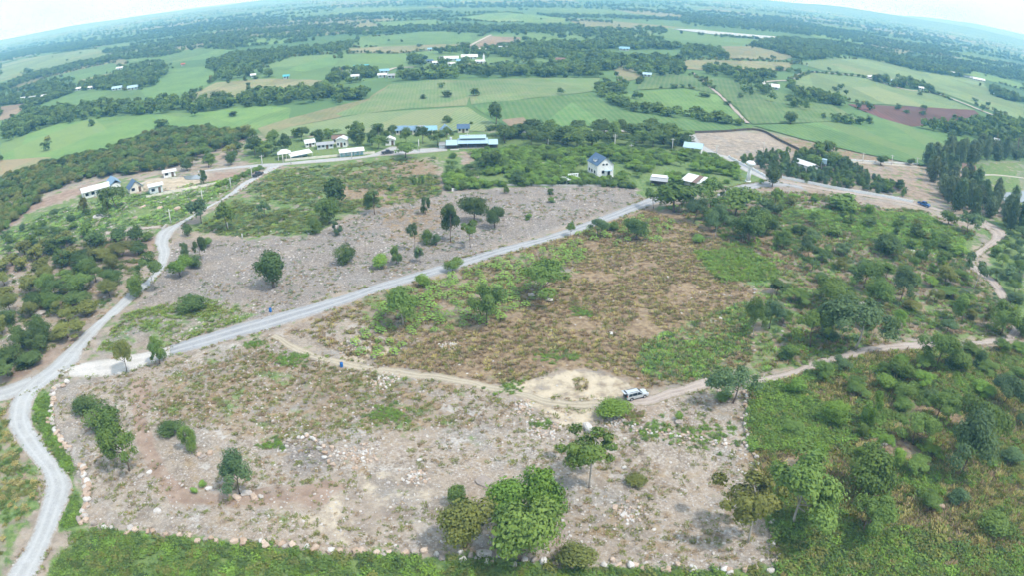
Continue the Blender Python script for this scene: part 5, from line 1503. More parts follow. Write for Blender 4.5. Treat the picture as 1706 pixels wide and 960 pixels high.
boulder(1606, 740, 14, 12, 'white_rock', 'pale rock near the right edge scrub', 19)
boulder(1131, 702, 16, 10, 'rock', 'dark rock carrying a small lime green shrub', 20)
boulder(1040, 858, 16, 5, 'rock', 'pale rock in the rubble below the scrub heap', 21)
boulder(1200, 648, 12, 6, 'tan_rock', 'small rock beside the dirt track by the leaning tree', 22)
boulder(885, 494, 16, 5, 'rock', 'pale flat rock beside the widest brown-plot tree', 24)
boulder(915, 500, 18, 4, 'rock', 'pale slab right under the widest brown-plot tree', 25)
boulder(1019, 554, 9, 6, 'white_rock', 'single white rock in the brown grass', 26)
boulder(68, 526, 26, 12, 'rock', 'big brown rock among the left thicket', 27)
boulder(296, 349, 14, 9, 'tan_rock', 'standing rock on the grass left of the narrow road', 28)
boulder(163, 362, 24, 7, 'white_rock', 'white flat rock below the white house', 29)
boulder(266, 348, 14, 7, 'tan_rock', 'rounded rock on the grass below the small huts', 30)
boulder(325, 335, 14, 7, 'tan_rock', 'brown rock on the grass near a white pole', 31)
boulder(238, 345, 14, 5, 'tan_rock', 'low brown rock on the grass left of the road', 32)
boulder(700, 772, 10, 6, 'white_rock', 'white stone high in the front plot rubble', 33)
boulder(1040, 780, 9, 6, 'white_rock', 'white stone right of the slender open tree', 34)
boulder(1024, 848, 14, 6, 'tan_rock', 'brown stone in the rubble left of the scrub', 35)

# ---------------------------------------------------------------- building kit
M['white_wall'] = simple('white_wall', (0.78, 0.80, 0.81), .8, .06, .6)
M['cream_wall'] = simple('cream_wall', (0.72, 0.68, 0.60), .8, .08, .6)
M['teal_wall'] = simple('teal_wall', (0.30, 0.52, 0.58), .8, .08, .6)
M['pale_wall'] = simple('pale_wall', (0.60, 0.66, 0.70), .8, .08, .6)
M['dark_wall'] = simple('dark_wall', (0.10, 0.085, 0.07), .8, .2, .8)
M['wood'] = simple('wood', (0.16, 0.11, 0.08), .8, .25, 2)
M['concrete'] = simple('concrete', (0.50, 0.49, 0.47), .9, .1, .8)
M['pole'] = simple('pole', (0.62, 0.62, 0.60), .8, .06, 1)
M['black'] = simple('black', (0.02, 0.02, 0.022), .5, .1, 2)
M['glass'] = simple('glass', (0.025, 0.035, 0.045), .15, .05, 2)
M['blue'] = simple('blue_plastic', (0.03, 0.16, 0.48), .45, .1, 2)
M['tyre'] = simple('tyre', (0.025, 0.025, 0.027), .8, .1, 4)
M['silver'] = simple('silver_paint', (0.56, 0.60, 0.64), .25, .03, 1, .35)
M['chrome'] = simple('rim_metal', (0.45, 0.46, 0.48), .3, .05, 3, .6)
M['navy_paint'] = simple('navy_paint', (0.03, 0.10, 0.28), .3, .05, 1, .2)
M['grey_paint'] = simple('grey_paint', (0.07, 0.075, 0.08), .35, .05, 1, .2)
M['lamp'] = simple('lamp_glass', (0.75, 0.75, 0.72), .2, .03, 2)
M['red_lamp'] = simple('red_lamp_glass', (0.45, 0.03, 0.02), .25, .05, 2)
def roof_material(name, col, rib=0.0, axis='X'):
    t = NT(name)
    p = t.new('ShaderNodeTexCoord').outputs['Object']
    c = t.mix(t.rng(t.noise(p, .35, 5, .6), .3, .7, 0, .3), col, tuple(v * .72 for v in col))
    w = t.new('ShaderNodeTexWave', bands_direction=axis); w.inputs['Scale'].default_value = .45
    t.l.new(p, w.inputs['Vector'])
    t.bump(w.outputs[0], .35, .06)
    return t.out(c, .5)
for nm, col in dict(blue_roof=(.19, .30, .42), white_roof=(.66, .68, .69), pale_blue_roof=(.38, .53, .62), slate_roof=(.085, .145, .235), teal_roof=(.10, .40, .46), red_roof=(.38, .14, .10),
                    brown_roof=(.20, .13, .10), grey_roof=(.34, .36, .38), sky_roof=(.24, .44, .58)).items():
    M[nm] = roof_material(nm, col)

def box_geo(V, F, x0, x1, y0, y1, z0, z1):
    k = len(V)
    V += [(x0, y0, z0), (x1, y0, z0), (x1, y1, z0), (x0, y1, z0), (x0, y0, z1), (x1, y0, z1), (x1, y1, z1), (x0, y1, z1)]
    F += [(k, k + 3, k + 2, k + 1), (k + 4, k + 5, k + 6, k + 7), (k, k + 1, k + 5, k + 4), (k + 1, k + 2, k + 6, k + 5), (k + 2, k + 3, k + 7, k + 6), (k + 3, k, k + 4, k + 7)]
def box(name, parent, mat, *b, bevel=0.0):
    V, F = [], []
    box_geo(V, F, *b)
    me = mesh_np(name, V, F, [M[mat]])
    o = link(name, me, parent)
    if bevel:
        m = o.modifiers.new('b', 'BEVEL'); m.width = bevel; m.segments = 2
    return o
def slab_roof(name, parent, mat, A, B, C, D, th=.12):
    """a roof plane A-B (eave) to C-D (ridge side), with thickness"""
    n = (Vector(B) - Vector(A)).cross(Vector(D) - Vector(A)).normalized()
    if n.z < 0:
        n = -n
    top = [Vector(p) for p in (A, B, C, D)]
    V = [p - n * th for p in top] + top
    F = [(3, 2, 1, 0), (4, 5, 6, 7), (0, 1, 5, 4), (1, 2, 6, 5), (2, 3, 7, 6), (3, 0, 4, 7)]
    me = mesh_np(name, [tuple(v) for v in V], F, [M[mat]])
    bm = bmesh.new(); bm.from_mesh(me); bmesh.ops.recalc_face_normals(bm, faces=bm.faces); bm.to_mesh(me); bm.free()
    return link(name, me, parent)
def gable_wall(parent, mat, W_, D_, H_, rise, axis='x', name='wall'):
    """walls with gable ends: ridge along axis"""
    w, d = W_ / 2, D_ / 2
    if axis == 'x':
        V = [(-w, -d, 0), (w, -d, 0), (w, d, 0), (-w, d, 0), (-w, -d, H_), (w, -d, H_), (w, d, H_), (-w, d, H_), (-w, 0, H_ + rise), (w, 0, H_ + rise)]
        F = [(0, 1, 5, 4), (2, 3, 7, 6), (1, 2, 6, 9, 5), (3, 0, 4, 8, 7), (4, 5, 9, 8), (6, 7, 8, 9), (3, 2, 1, 0)]
    else:
        V = [(-w, -d, 0), (w, -d, 0), (w, d, 0), (-w, d, 0), (-w, -d, H_), (w, -d, H_), (w, d, H_), (-w, d, H_), (0, -d, H_ + rise), (0, d, H_ + rise)]
        F = [(0, 1, 5, 8, 4), (2, 3, 7, 9, 6), (1, 2, 6, 5), (3, 0, 4, 7), (4, 8, 9, 7), (5, 6, 9, 8), (3, 2, 1, 0)]
    return link(name, mesh_np(name, V, F, [M[mat]]), parent)
def gable_roof(parent, mat, W_, D_, H_, rise, axis='x', over=.5):
    w, d = W_ / 2, D_ / 2
    if axis == 'x':
        s = rise / d; z0 = H_ - over * s + .14; zr = H_ + rise + .14; w += over; d += over
        a = slab_roof('roof', parent, mat, (-w, -d, z0), (w, -d, z0), (w, 0, zr), (-w, 0, zr))
        b = slab_roof('roof', parent, mat, (w, d, z0), (-w, d, z0), (-w, .002, zr - .002), (w, .002, zr - .002))
    else:
        s = rise / w; z0 = H_ - over * s + .14; zr = H_ + rise + .14; w += over; d += over
        a = slab_roof('roof', parent, mat, (-w, d, z0), (-w, -d, z0), (0, -d, zr), (0, d, zr))
        b = slab_roof('roof', parent, mat, (w, -d, z0), (w, d, z0), (.002, d, zr - .002), (.002, -d, zr - .002))
    return a, b
def win(parent, x, z, w, h, y, side='front', frame='white_wall', pane='glass', name='window'):
    """window set proud of a wall: frame with a pane as its part; side front (-y), left (-x) or right (+x)"""
    def bb(a0, a1, z0, z1, d0, d1):
        if side == 'front':
            return (a0, a1, y - d1, y - d0, z0, z1)
        if side == 'left':
            return (y - d1, y - d0, a0, a1, z0, z1)
        return (y + d0, y + d1, a0, a1, z0, z1)
    f = box(name, parent, frame, *bb(x - w / 2 - .08, x + w / 2 + .08, z - .08, z + h + .08, -.02, .05))
    box('pane', f, pane, *bb(x - w / 2, x + w / 2, z, z + h, .03, .07))
    return f
def root_at(name, px, py, turn=0.0, label=None, cat='building', group=None, z=0.0):
    x, y, d = P(px, py)
    r = bpy.data.objects.new(name, None); COL.objects.link(r)
    r.location = (x, y, float(hgt(x, y)) + z)
    r.rotation_euler = (0, 0, -math.atan2(x, y) + math.radians(turn))
    tag(r, label, cat, group)
    return r

def house(name, px, py, w, d, h, rise, label, wall='white_wall', roof='white_roof', axis='x', turn=0, windows=2, door=True, group=None, over=.5, cat='house'):
    r = root_at(name, px, py, turn, label, cat, group)
    off = d / 2
    gable_wall(r, wall, w, d, h, rise, axis)
    gable_roof(r, roof, w, d, h, rise, axis, over)
    n = windows + (1 if door else 0)
    for i in range(n):
        x = -w / 2 + w * (i + .5) / n
        if door and i == n // 2:
            box('door', r, 'wood', x - .5, x + .5, -d / 2 - .05, -d / 2 + .02, .02, 2.1)
        else:
            win(r, x, .9, min(1.4, w / n * .55), 1.1, -d / 2)
    return r

for q, (c, n, r, lab) in enumerate([((748,578), 90, 2.0, 'heap of pinkish stones low in the brown plot'), ((905,716), 120, 2.6, 'stone heap beside the sandy turning place'), ((1030,700), 90, 2.2, 'stone heap below the dense dark bush'),
        ((600,760), 110, 3.0, 'pale rubble heap right of the stone half ring'), ((590,580), 80, 3.0, 'scattered stones at the start of the sandy track'), ((640,635), 90, 2.4, 'grey stone heap beside the sandy track'), ((870,680), 50, 1.8, 'dark rubble near the end of the sandy track'),
        ((690,800), 60, 2.0, 'small pale rubble in the middle of the front plot'), ((1050,860), 70, 2.4, 'pale rubble at the lower right of the front plot')]):
    x, y, d = P(*c)
    rr = np.random.default_rng(q + 40).normal(size=(n, 2)) * [r * .55, r * .5] + [x, y]
    scatter('stone_heap', rr, [(m, None) for m in STONES], (.25, .6), (.2, .5), lab, 'stones', 520 + q, .3, .02)

# ---------------------------------------------------------------- buildings of the middle ground
def white_house():
    r = root_at('house', 1000, 291, 27, 'two-storey white house with steep slate blue roof in the green undergrowth', 'house')
    w, d, h, ri = 7.4, 9.0, 5.6, 3.0
    gable_wall(r, 'white_wall', w, d, h, ri, 'y')
    gable_roof(r, 'slate_roof', w, d, h, ri, 'y', .45)
    for x, z, ww, hh in ((-1.0, 5.3, .95, .75), (.5, 5.3, .95, .75), (-1.1, 1.9, 1.2, 1.3)):
        win(r, x, z, ww, hh, -d / 2)
    dr = box('door', r, 'black', 1.0, 2.2, -d / 2 - .06, -d / 2 + .02, .6, 2.9)
    box('handle', dr, 'chrome', 2.0, 2.08, -d / 2 - .12, -d / 2 - .04, 1.6, 1.75)
    cn_ = box('canopy', r, 'pale_blue_roof', -.6, 2.7, -d / 2 - 1.3, -d / 2 - .03, 3.1, 3.25)
    box('post', cn_, 'white_wall', 2.5, 2.65, -d / 2 - 1.2, -d / 2 - 1.05, 0, 3.09)
    box('post', cn_, 'white_wall', -.55, -.4, -d / 2 - 1.2, -d / 2 - 1.05, 0, 3.09)
    dm = box('dormer', r, 'white_wall', -w / 2 + .35, -w / 2 + 1.7, -1.3, .3, 6.3, 7.35)
    box('dormer_roof', dm, 'slate_roof', -w / 2 + .15, -w / 2 + 2.0, -1.5, .5, 7.36, 7.5)
    box('dormer_window', dm, 'lamp', -w / 2 + .28, -w / 2 + .34, -1.0, 0, 6.55, 7.15)
    for y in (-2.2, .5, 2.8):
        win(r, y, 1.6, 1.2, 1.2, -w / 2, 'left')
    for y in (-2.0, 1.6):
        win(r, y, 1.6, 1.2, 1.2, w / 2, 'right')
    for i in range(4):
        box('step', r, 'concrete', .8, 2.6, -d / 2 - 2.2 + i * .3, -d / 2 - 1.9 + i * .3 if i < 3 else -d / 2 - .07, 0, .15 * (i + 1))
    r.scale = (.86,) * 3
    box('terrace', r, 'white_wall', 2.0, 5.2, -d / 2 - 1.6, -d / 2 - .02, 0, .55)
white_house()

def hall():
    r = root_at('hall', 788, 244, 0, 'long open hall with tiered pale blue roof and lower wings', 'hall')
    for x in np.linspace(-9.2, 9.2, 7):
        box('post', r, 'wood', x - .18, x + .18, -4.2, -3.84, 0, 3.6)
    box('floor', r, 'concrete', -10, 10, -5, 6, -.1, .25)
    box('wall', r, 'dark_wall', -9.8, 9.8, 4.6, 5.0, .26, 3.6)
    box('wall', r, 'dark_wall', -9.8, -9.5, -3, 4.58, .26, 3.6)
    box('wall', r, 'dark_wall', 9.5, 9.8, -3, 4.58, .26, 3.6)
    slab_roof('roof', r, 'pale_blue_roof', (-10.4, -5.6, 3.5), (10.4, -5.6, 3.5), (10.4, 1.0, 6.0), (-10.4, 1.0, 6.0), .18)
    slab_roof('roof', r, 'pale_blue_roof', (10.4, 7.6, 3.5), (-10.4, 7.6, 3.5), (-10.4, 1.0, 6.0), (10.4, 1.0, 6.0), .18)
    box('clerestory', r, 'dark_wall', -8.6, 8.6, -.8, 2.8, 5.0, 6.55)
    slab_roof('upper_roof', r, 'pale_blue_roof', (-9.2, -2.2, 6.35), (9.2, -2.2, 6.35), (9.2, 1.2, 8.0), (-9.2, 1.2, 8.0), .16)
    slab_roof('upper_roof', r, 'pale_blue_roof', (9.2, 4.6, 6.35), (-9.2, 4.6, 6.35), (-9.2, 1.2, 8.0), (9.2, 1.2, 8.0), .16)
    box('ridge', r, 'white_roof', -9.25, 9.25, 1.05, 1.35, 8.0, 8.12)
    for x0, x1 in ((-18.6, -10.6), (10.6, 17.2)):
        slab_roof('wing_roof', r, 'pale_blue_roof', (x0, -6.4, 2.9), (x1, -6.4, 2.9), (x1, .6, 5.0), (x0, .6, 5.0), .16)
        slab_roof('wing_roof', r, 'pale_blue_roof', (x1, 5.6, 2.9), (x0, 5.6, 2.9), (x0, .62, 5.0), (x1, .62, 5.0), .16)
        box('wing_wall', r, 'dark_wall', x0 + .5, x1 - .5, -3.5, 4.6, 0, 2.9)
        for x in (x0 + .5, x1 - .5):
            box('post', r, 'wood', x - .15, x + .15, -6.0, -5.7, 0, 2.85)
    slab_roof('annex_roof', r, 'grey_roof', (-23.5, -4.5, 2.6), (-19.0, -4.5, 2.6), (-19.0, 2, 3.6), (-23.5, 2, 3.6), .14)
    box('annex_wall', r, 'pale_wall', -23.2, -19.2, -3.6, 1.6, 0, 2.55)
    box('porch', r, 'concrete', -15.5, -9.6, -9.5, -6.8, 0, .35)
    tk = box('water_tank', r, 'white_roof', -16.2, -14.6, 6.2, 7.8, 0, 5.6, bevel=.15)
    r.scale = (.6, .6, .62)
hall()

for i, (px, w) in enumerate(((668, 4.6), (685, 4.6), (717, 5.4))):
    house('cottage', px, 222, w, 4.5, 2.2, 1.4, ['leftmost blue-roofed cottage behind the dark trees', 'second blue-roofed cottage behind the dark trees', 'third blue-roofed cottage with bright roof behind the dark trees'][i],
          'cream_wall', 'blue_roof' if i != 2 else 'sky_roof', 'x', 0, 2, group='row of cottages')
house('cottage', 743, 222, 4.4, 4.5, 2.0, 2.0, 'gable-fronted blue cottage with triangular front', 'cream_wall', 'blue_roof', 'y', 8, 2, group='row of cottages')
house('cottage', 772, 219, 5, 4, 2.2, 1.4, 'rightmost blue-roofed cottage behind the hall', 'cream_wall', 'slate_roof', 'x', 0, 2, group='row of cottages')
house('cottage', 700, 221, 4, 4, 2.2, 1.3, 'grey-roofed cottage squeezed between the blue-roofed ones', 'cream_wall', 'grey_roof', 'x', 0, 1, group='row of cottages')

def pavilion(px, py, w, d, h, rise, turn, label, posts=4):
    r = root_at('pavilion', px, py, turn, label, 'pavilion')
    for x in np.linspace(-w / 2 + .4, w / 2 - .4, posts):
        for y in (-d / 2 + .4, d / 2 - .4):
            box('post', r, 'pole', x - .1, x + .1, y - .1, y + .1, 0, h)
    k = len('x')
    V = [(-w / 2, -d / 2, h), (w / 2, -d / 2, h), (w / 2, d / 2, h), (-w / 2, d / 2, h), (-w * .18, 0, h + rise), (w * .18, 0, h + rise)]
    F = [(0, 1, 5, 4), (1, 2, 5), (2, 3, 4, 5), (3, 0, 4), (3, 2, 1, 0)]
    link('roof', mesh_np('roof', V, F, [M['white_roof']]), r)
    return r
pavilion(474, 264, 5.8, 5, 2.6, 1.5, 0, 'white tent-roofed pavilion beside the road junction')
pv = root_at('pavilion', 500, 262, 22, 'long white lean-to roof slanting behind the tent pavilion', 'pavilion')
slab_roof('roof', pv, 'white_roof', (-9, -4, 3.0), (9, -4, 3.0), (9, 3, 4.8), (-9, 3, 4.8), .15)
for x in (-8.5, 0, 8.5):
    for y, h in ((-3.6, 2.9), (2.6, 4.4)):
        box('post', pv, 'pole', x - .1, x + .1, y - .1, y + .1, 0, h)
box('wall', pv, 'teal_wall', -7, 7, 2.4, 2.6, 0, 3.0)
pv.scale = (.55,) * 3
sh = root_at('shop', 586, 258, 6, 'long low shop with white roof and teal front', 'shop')
box('wall', sh, 'teal_wall', -9, 9, -1.5, 4, 0, 2.8)
slab_roof('roof', sh, 'white_roof', (-10, -4.0, 2.7), (10, -4.0, 2.7), (10, 1.2, 4.2), (-10, 1.2, 4.2), .14)
slab_roof('roof', sh, 'white_roof', (10, 5.2, 2.9), (-10, 5.2, 2.9), (-10, 1.2, 4.2), (10, 1.2, 4.2), .14)
for x in np.linspace(-9.5, 9.5, 6):
    box('post', sh, 'pole', x - .09, x + .09, -3.8, -3.6, 0, 2.6)
for x in (-6.5, -3, 3, 6.5):
    win(sh, x, .9, 1.6, 1.3, -1.5, pane='pale_wall')
box('door', sh, 'white_wall', -.6, .6, -1.56, -1.48, 0, 2.1)
sh.scale = (.52, .55, .7)
house('house', 571, 243, 4.4, 4, 3.4, .9, 'tall white house with dark tree before it in the garden', 'white_wall', 'white_roof', 'y', -15, 2)
house('house', 516, 243, 4, 3.5, 2.0, 1.1, 'low white house left of the tall white one', 'white_wall', 'white_roof', 'x', 10, 2)
house('house', 564, 237, 5, 4, 2.4, 1, 'house with pinkish roof at the back of the garden', 'cream_wall', 'brown_roof', 'x', 0, 2)
house('house', 542, 246, 7, 4, 2.0, .7, 'long pale grey house low in the garden', 'pale_wall', 'grey_roof', 'x', 0, 3)
house('house', 650, 240, 4, 4, 2.4, 1, 'small white house hidden at the car park trees', 'white_wall', 'white_roof', 'y', 0, 1)

def left_house():
    r = root_at('house', 166, 322, 8, 'white bungalow with long pale roof and blue gabled wing', 'house')
    box('wall', r, 'white_wall', -7, 4.5, -2.5, 3, 0, 2.8)
    slab_roof('roof', r, 'white_roof', (-7.6, -3.6, 2.7), (4.6, -3.6, 2.7), (4.6, .3, 3.9), (-7.6, .3, 3.9), .14)
    slab_roof('roof', r, 'pale_blue_roof', (4.6, 3.8, 2.7), (-7.6, 3.8, 2.7), (-7.6, .3, 3.9), (4.6, .3, 3.9), .14)
    for x in (-5.5, -3, -.5):
        win(r, x, .9, 1.3, 1.1, -2.5)
    box('door', r, 'wood', 1.2, 2.2, -2.56, -2.48, 0, 2.1)
    wg = box('wing', r, 'white_wall', 4.7, 8.5, -4.0, 4, 0, 3.4)
    slab_roof('wing_roof', r, 'blue_roof', (4.3, 5.0, 3.3), (4.3, -4.6, 3.3), (6.6, -4.6, 4.9), (6.6, 5.0, 4.9), .14)
    slab_roof('wing_roof', r, 'blue_roof', (8.9, -4.6, 3.3), (8.9, 5.0, 3.3), (6.6, 5.0, 4.9), (6.6, -4.6, 4.9), .14)
    for x in (-6.5, -2, 2.5):
        box('post', r, 'white_wall', x - .1, x + .1, -3.4, -3.2, 0, 2.55)
left_house()
house('hut', 226, 318, 5.4, 4.5, 2.0, 2.6, 'small hut with steep grey roof right of the bungalow', 'cream_wall', 'slate_roof', 'y', 12, 1)
r = house('hut', 260, 319, 5.0, 4.5, 2.8, .5, 'small pale hut with flat white roof by the yard', 'pale_wall', 'white_roof', 'x', 6, 1)
house('hut', 283, 293, 5, 3, 2.2, .6, 'little white shed at the back of pale yard', 'white_wall', 'white_roof', 'x', 0, 1)
yw = root_at('garden_wall', 300, 318, 3, 'low tan wall along the front of the pale yard', 'wall')
for i in range(8):
    box('panel', yw, 'cream_wall', -13 + i * 3.4, -9.7 + i * 3.4, -.12, .12, 0, .8)
    box('pier', yw, 'concrete', -13.12 + i * 3.4, -12.98 + i * 3.4 + .1, -.18, .18, 0, 1.0)

# sheds on the green ground
r = root_at('shed', 950, 303, 22, 'white concrete shed with row of columns beside the hedge', 'shed')
box('wall', r, 'pale_wall', -2.6, 3.0, -2, 2, 0, 1.9)
box('roof', r, 'white_wall', -3.6, 3.8, -2.7, 2.6, 1.92, 2.12)
for i in range(5):
    box('column', r, 'white_wall', -.9 + i * .95, -.45 + i * .95, -.2, .3, 2.13, 3.7)
box('beam', r, 'white_wall', -1.0, 3.5, -.25, .35, 3.72, 3.95)
box('door', r, 'black', -1.8, -.9, -2.06, -1.98, 0, 1.7)
r.scale = (.85, .85, .75)
r = root_at('ruin', 916, 282, -6, 'low roofless cream walls in the undergrowth', 'ruin')
box('wall', r, 'cream_wall', -3, 1.2, 1.2, 1.5, 0, 2.2); box('wall', r, 'cream_wall', 1.25, 3.8, 1.0, 1.3, 0, 1.6)
box('wall', r, 'cream_wall', -3, -2.7, -1.4, 1.18, 0, 1.8); box('wall', r, 'cream_wall', .4, 1.2, -1.4, -1.1, 0, 1.7)
r = root_at('ruin', 920, 300, 4, 'broken pale garden walls left of the white columned shed', 'ruin')
for a, b, h in ((-7, -3.5, 1.5), (-3.2, .2, 1.0), (.6, 3.4, 1.6)):
    box('wall', r, 'cream_wall', a, b, -.15, .15, 0, h)
box('planter', r, 'cream_wall', 3.6, 5.2, -.7, .7, 0, .9, bevel=.1)
r = root_at('shed', 1098, 308, -4, 'open-sided shed with grey sheet roof', 'shed')
slab_roof('roof', r, 'grey_roof', (-3.2, -2.2, 2.1), (3.0, -2.2, 2.0), (3.0, 2.2, 2.7), (-3.2, 2.2, 2.8), .1)
slab_roof('roof', r, 'white_roof', (-2.9, .4, 2.72), (2.6, .4, 2.66), (2.6, 2.6, 3.1), (-2.9, 2.6, 3.1), .08)
for x in (-2.9, 0, 2.8):
    for y in (-1.9, 1.9):
        box('post', r, 'wood', x - .08, x + .08, y - .08, y + .08, 0, 2.05 if y < 0 else 2.5)
box('back_wall', r, 'dark_wall', -2.8, 2.7, 1.6, 1.8, 0, 2.2)
r = root_at('shed', 1156, 308, -26, 'shed with patched white and rusty sheet roof', 'shed')
box('wall', r, 'cream_wall', -3.0, 3.0, -1.6, 2, 0, 1.9)
slab_roof('roof', r, 'white_roof', (-3.8, -3.4, 1.9), (.6, -3.4, 1.9), (.6, 2.6, 3.2), (-3.8, 2.6, 3.2), .1)
slab_roof('roof', r, 'white_roof', (2.6, -3.2, 1.92), (4.0, -3.2, 1.92), (4.0, 2.6, 3.18), (2.6, 2.6, 3.18), .1)
slab_roof('roof', r, 'brown_roof', (.62, -3.3, 1.94), (2.58, -3.3, 1.94), (2.58, 2.6, 3.2), (.62, 2.6, 3.2), .1)
r = root_at('bench_table', 790, 304, 3, 'long white concrete bench on the lawn behind the hedge', 'bench')
box('seat', r, 'white_wall', -2.2, 2.2, -.5, .5, .55, .75); box('leg', r, 'concrete', -1.9, -1.5, -.4, .4, 0, .54); box('leg', r, 'concrete', 1.5, 1.9, -.4, .4, 0, .54)
r = house('house', 1155, 252, 7.2, 7, 2.4, 1.4, 'building with pale teal roof beside the tan lot', 'white_wall', 'pale_blue_roof', 'x', -6, 2)
r = house('house', 1122, 230, 6, 4.5, 2.4, .9, 'grey-roofed house half hidden at the end of tree belt', 'pale_wall', 'grey_roof', 'x', -10, 2)
house('house', 985, 230, 5, 4, 2.6, .8, 'white house behind the tree belt near two poles', 'white_wall', 'white_roof', 'x', 0, 2)
r = root_at('shed', 1342, 284, -38, 'white tunnel shed inside the young plantation', 'shed')
box('wall', r, 'white_wall', -4.5, 4.5, -2, 2, 0, 2.6); slab_roof('roof', r, 'white_roof', (-5, -2.6, 2.8), (5, -2.6, 2.8), (5, .1, 4.0), (-5, .1, 4.0), .12); slab_roof('roof', r, 'white_roof', (5, 2.6, 2.8), (-5, 2.6, 2.8), (-5, .1, 4.0), (5, .1, 4.0), .12)
box('door', r, 'glass', -4.56, -4.48, -.7, .7, 0, 2.0)
r = root_at('water_tank_stand', 1371, 284, 0, 'small pale blue tank on legs in the plantation', 'tank')
box('tank', r, 'pale_blue_roof', -1.2, 1.2, -1, 1, 3.0, 5.0, bevel=.2)
for x in (-.9, .9):
    for y in (-.8, .8):
        box('leg', r, 'pole', x - .1, x + .1, y - .1, y + .1, 0, 2.98)
r = root_at('hut', 1612, 288, 10, 'small open hut with dark brown roof by the casuarinas', 'hut')
gable_roof(r, 'brown_roof', 6, 4.5, 2.6, 1.6, 'x', .6)
for x in (-2.6, 2.6):
    for y in (-1.9, 1.9):
        box('post', r, 'wood', x - .1, x + .1, y - .1, y + .1, 0, 2.55)
box('counter', r, 'white_wall', -2, 2, -1.4, -1.0, 0, 1.0)

# water tower: tapered shaft with a mushroom tank
def lathe(name, prof, mat, parent, seg=24):
    V, F = [], []
    for r_, z in prof:
        for s in range(seg):
            a = 2 * math.pi * s / seg
            V.append((r_ * math.cos(a), r_ * math.sin(a), z))
    for i in range(len(prof) - 1):
        for s in range(seg):
            F.append((i * seg + s, i * seg + (s + 1) % seg, (i + 1) * seg + (s + 1) % seg, (i + 1) * seg + s))
    F.append(tuple(range(seg))[::-1]); F.append(tuple((len(prof) - 1) * seg + s for s in range(seg)))
    o = link(name, mesh_np(name, V, F, [M[mat]], True), parent)
    return o
r = root_at('water_tower', 1246, 302, 0, 'slim white water tower with mushroom-shaped tank', 'water tower')
r.rotation_euler[1] = math.radians(3)
lathe('base', [(1.15, 0), (1.15, .35), (1.0, .4)], 'white_wall', r)
lathe('shaft', [(.88, .4), (.76, 3), (.62, 5.3), (.66, 5.9)], 'white_wall', r)
tk = lathe('tank', [(.66, 5.9), (1.15, 6.25), (1.75, 6.75), (1.82, 7.0), (1.6, 7.4), (1.05, 7.75), (.3, 7.9)], 'white_wall', r)
box('ladder', r, 'pole', -.16, .16, -.95, -.8, .5, 5.6)

# low boundary walls
def low_wall(pts, label, h=.9, panel=3.0, mat='white_wall'):
    c = catmull(W(pts), 8)
    L = np.r_[0, np.cumsum(np.hypot(*np.diff(c, axis=0).T))]
    n = int(L[-1] / panel)
    s = np.linspace(0, L[-1], n + 1)
    q = np.c_[np.interp(s, L, c[:, 0]), np.interp(s, L, c[:, 1])]
    r = bpy.data.objects.new('boundary_wall', None); COL.objects.link(r)
    r.location = (q[0][0], q[0][1], 0); tag(r, label, 'wall')
    for i in range(n):
        a, b = q[i], q[i + 1]
        l = float(np.hypot(*(b - a)))
        o = box('panel', r, mat, .12, l - .12, -.08, .08, 0, h)
        o.location = (a[0] - q[0][0], a[1] - q[0][1], float(hgt(*a))); o.rotation_euler = (0, 0, math.atan2(b[1] - a[1], b[0] - a[0]))
        p = box('pier', r, mat, -.11, .11, -.14, .14, 0, h + .15)
        p.location = o.location; p.rotation_euler = o.rotation_euler
low_wall([(1214,262),(1240,276),(1262,287),(1276,295)], 'white boundary wall behind the water tower')
low_wall([(1303,297),(1340,304),(1400,316),(1460,326),(1522,338)], 'long white boundary wall below the young plantation', h=1.0)
low_wall([(1405,266),(1460,270),(1530,274)], 'white wall along the far right concrete road', h=.7)
low_wall([(753,318),(770,313),(790,310)], 'short white wall stepping up the slope of grey plot', h=.9)
low_wall([(790,310),(850,309),(940,310),(1010,310)], 'low grey wall under the hedge of the grey plot', h=.6, mat='concrete')
low_wall([(475,268),(520,264),(600,257),(625,255)], 'pale wall along the resort road', h=.9, mat='cream_wall')
low_wall([(1130,222),(1200,220),(1262,217),(1300,235),(1345,257)], 'dark fence round the tan lot', h=1.1, mat='dark_wall')
low_wall([(270,383),(278,376)], 'short concrete culvert wall at the narrow road', h=.8, panel=2, mat='concrete')

# hedge along the top of the grey plot
HG = [(790,313),(850,310),(940,309),(1030,312),(1060,316),(1060,312),(1030,306),(940,303),(850,305),(790,308)]
scatter('hedge', scatter_pts(HG, 130, 701), crowns(['bush'], ['mid', 'dark', 'bright'], 1), (2.2, 3.6), (1.4, 2.2), 'green hedge along the top of the grey plot', 'hedge', 701)
VG = [(355,312),(372,310),(440,282),(432,279)]
scatter('hedge', scatter_pts(VG, 60, 702), crowns(['bush'], ['mid', 'bright'], 1), (1.6, 2.4), (1, 1.6), 'clipped hedge beside the narrow road and red lot', 'hedge', 702)

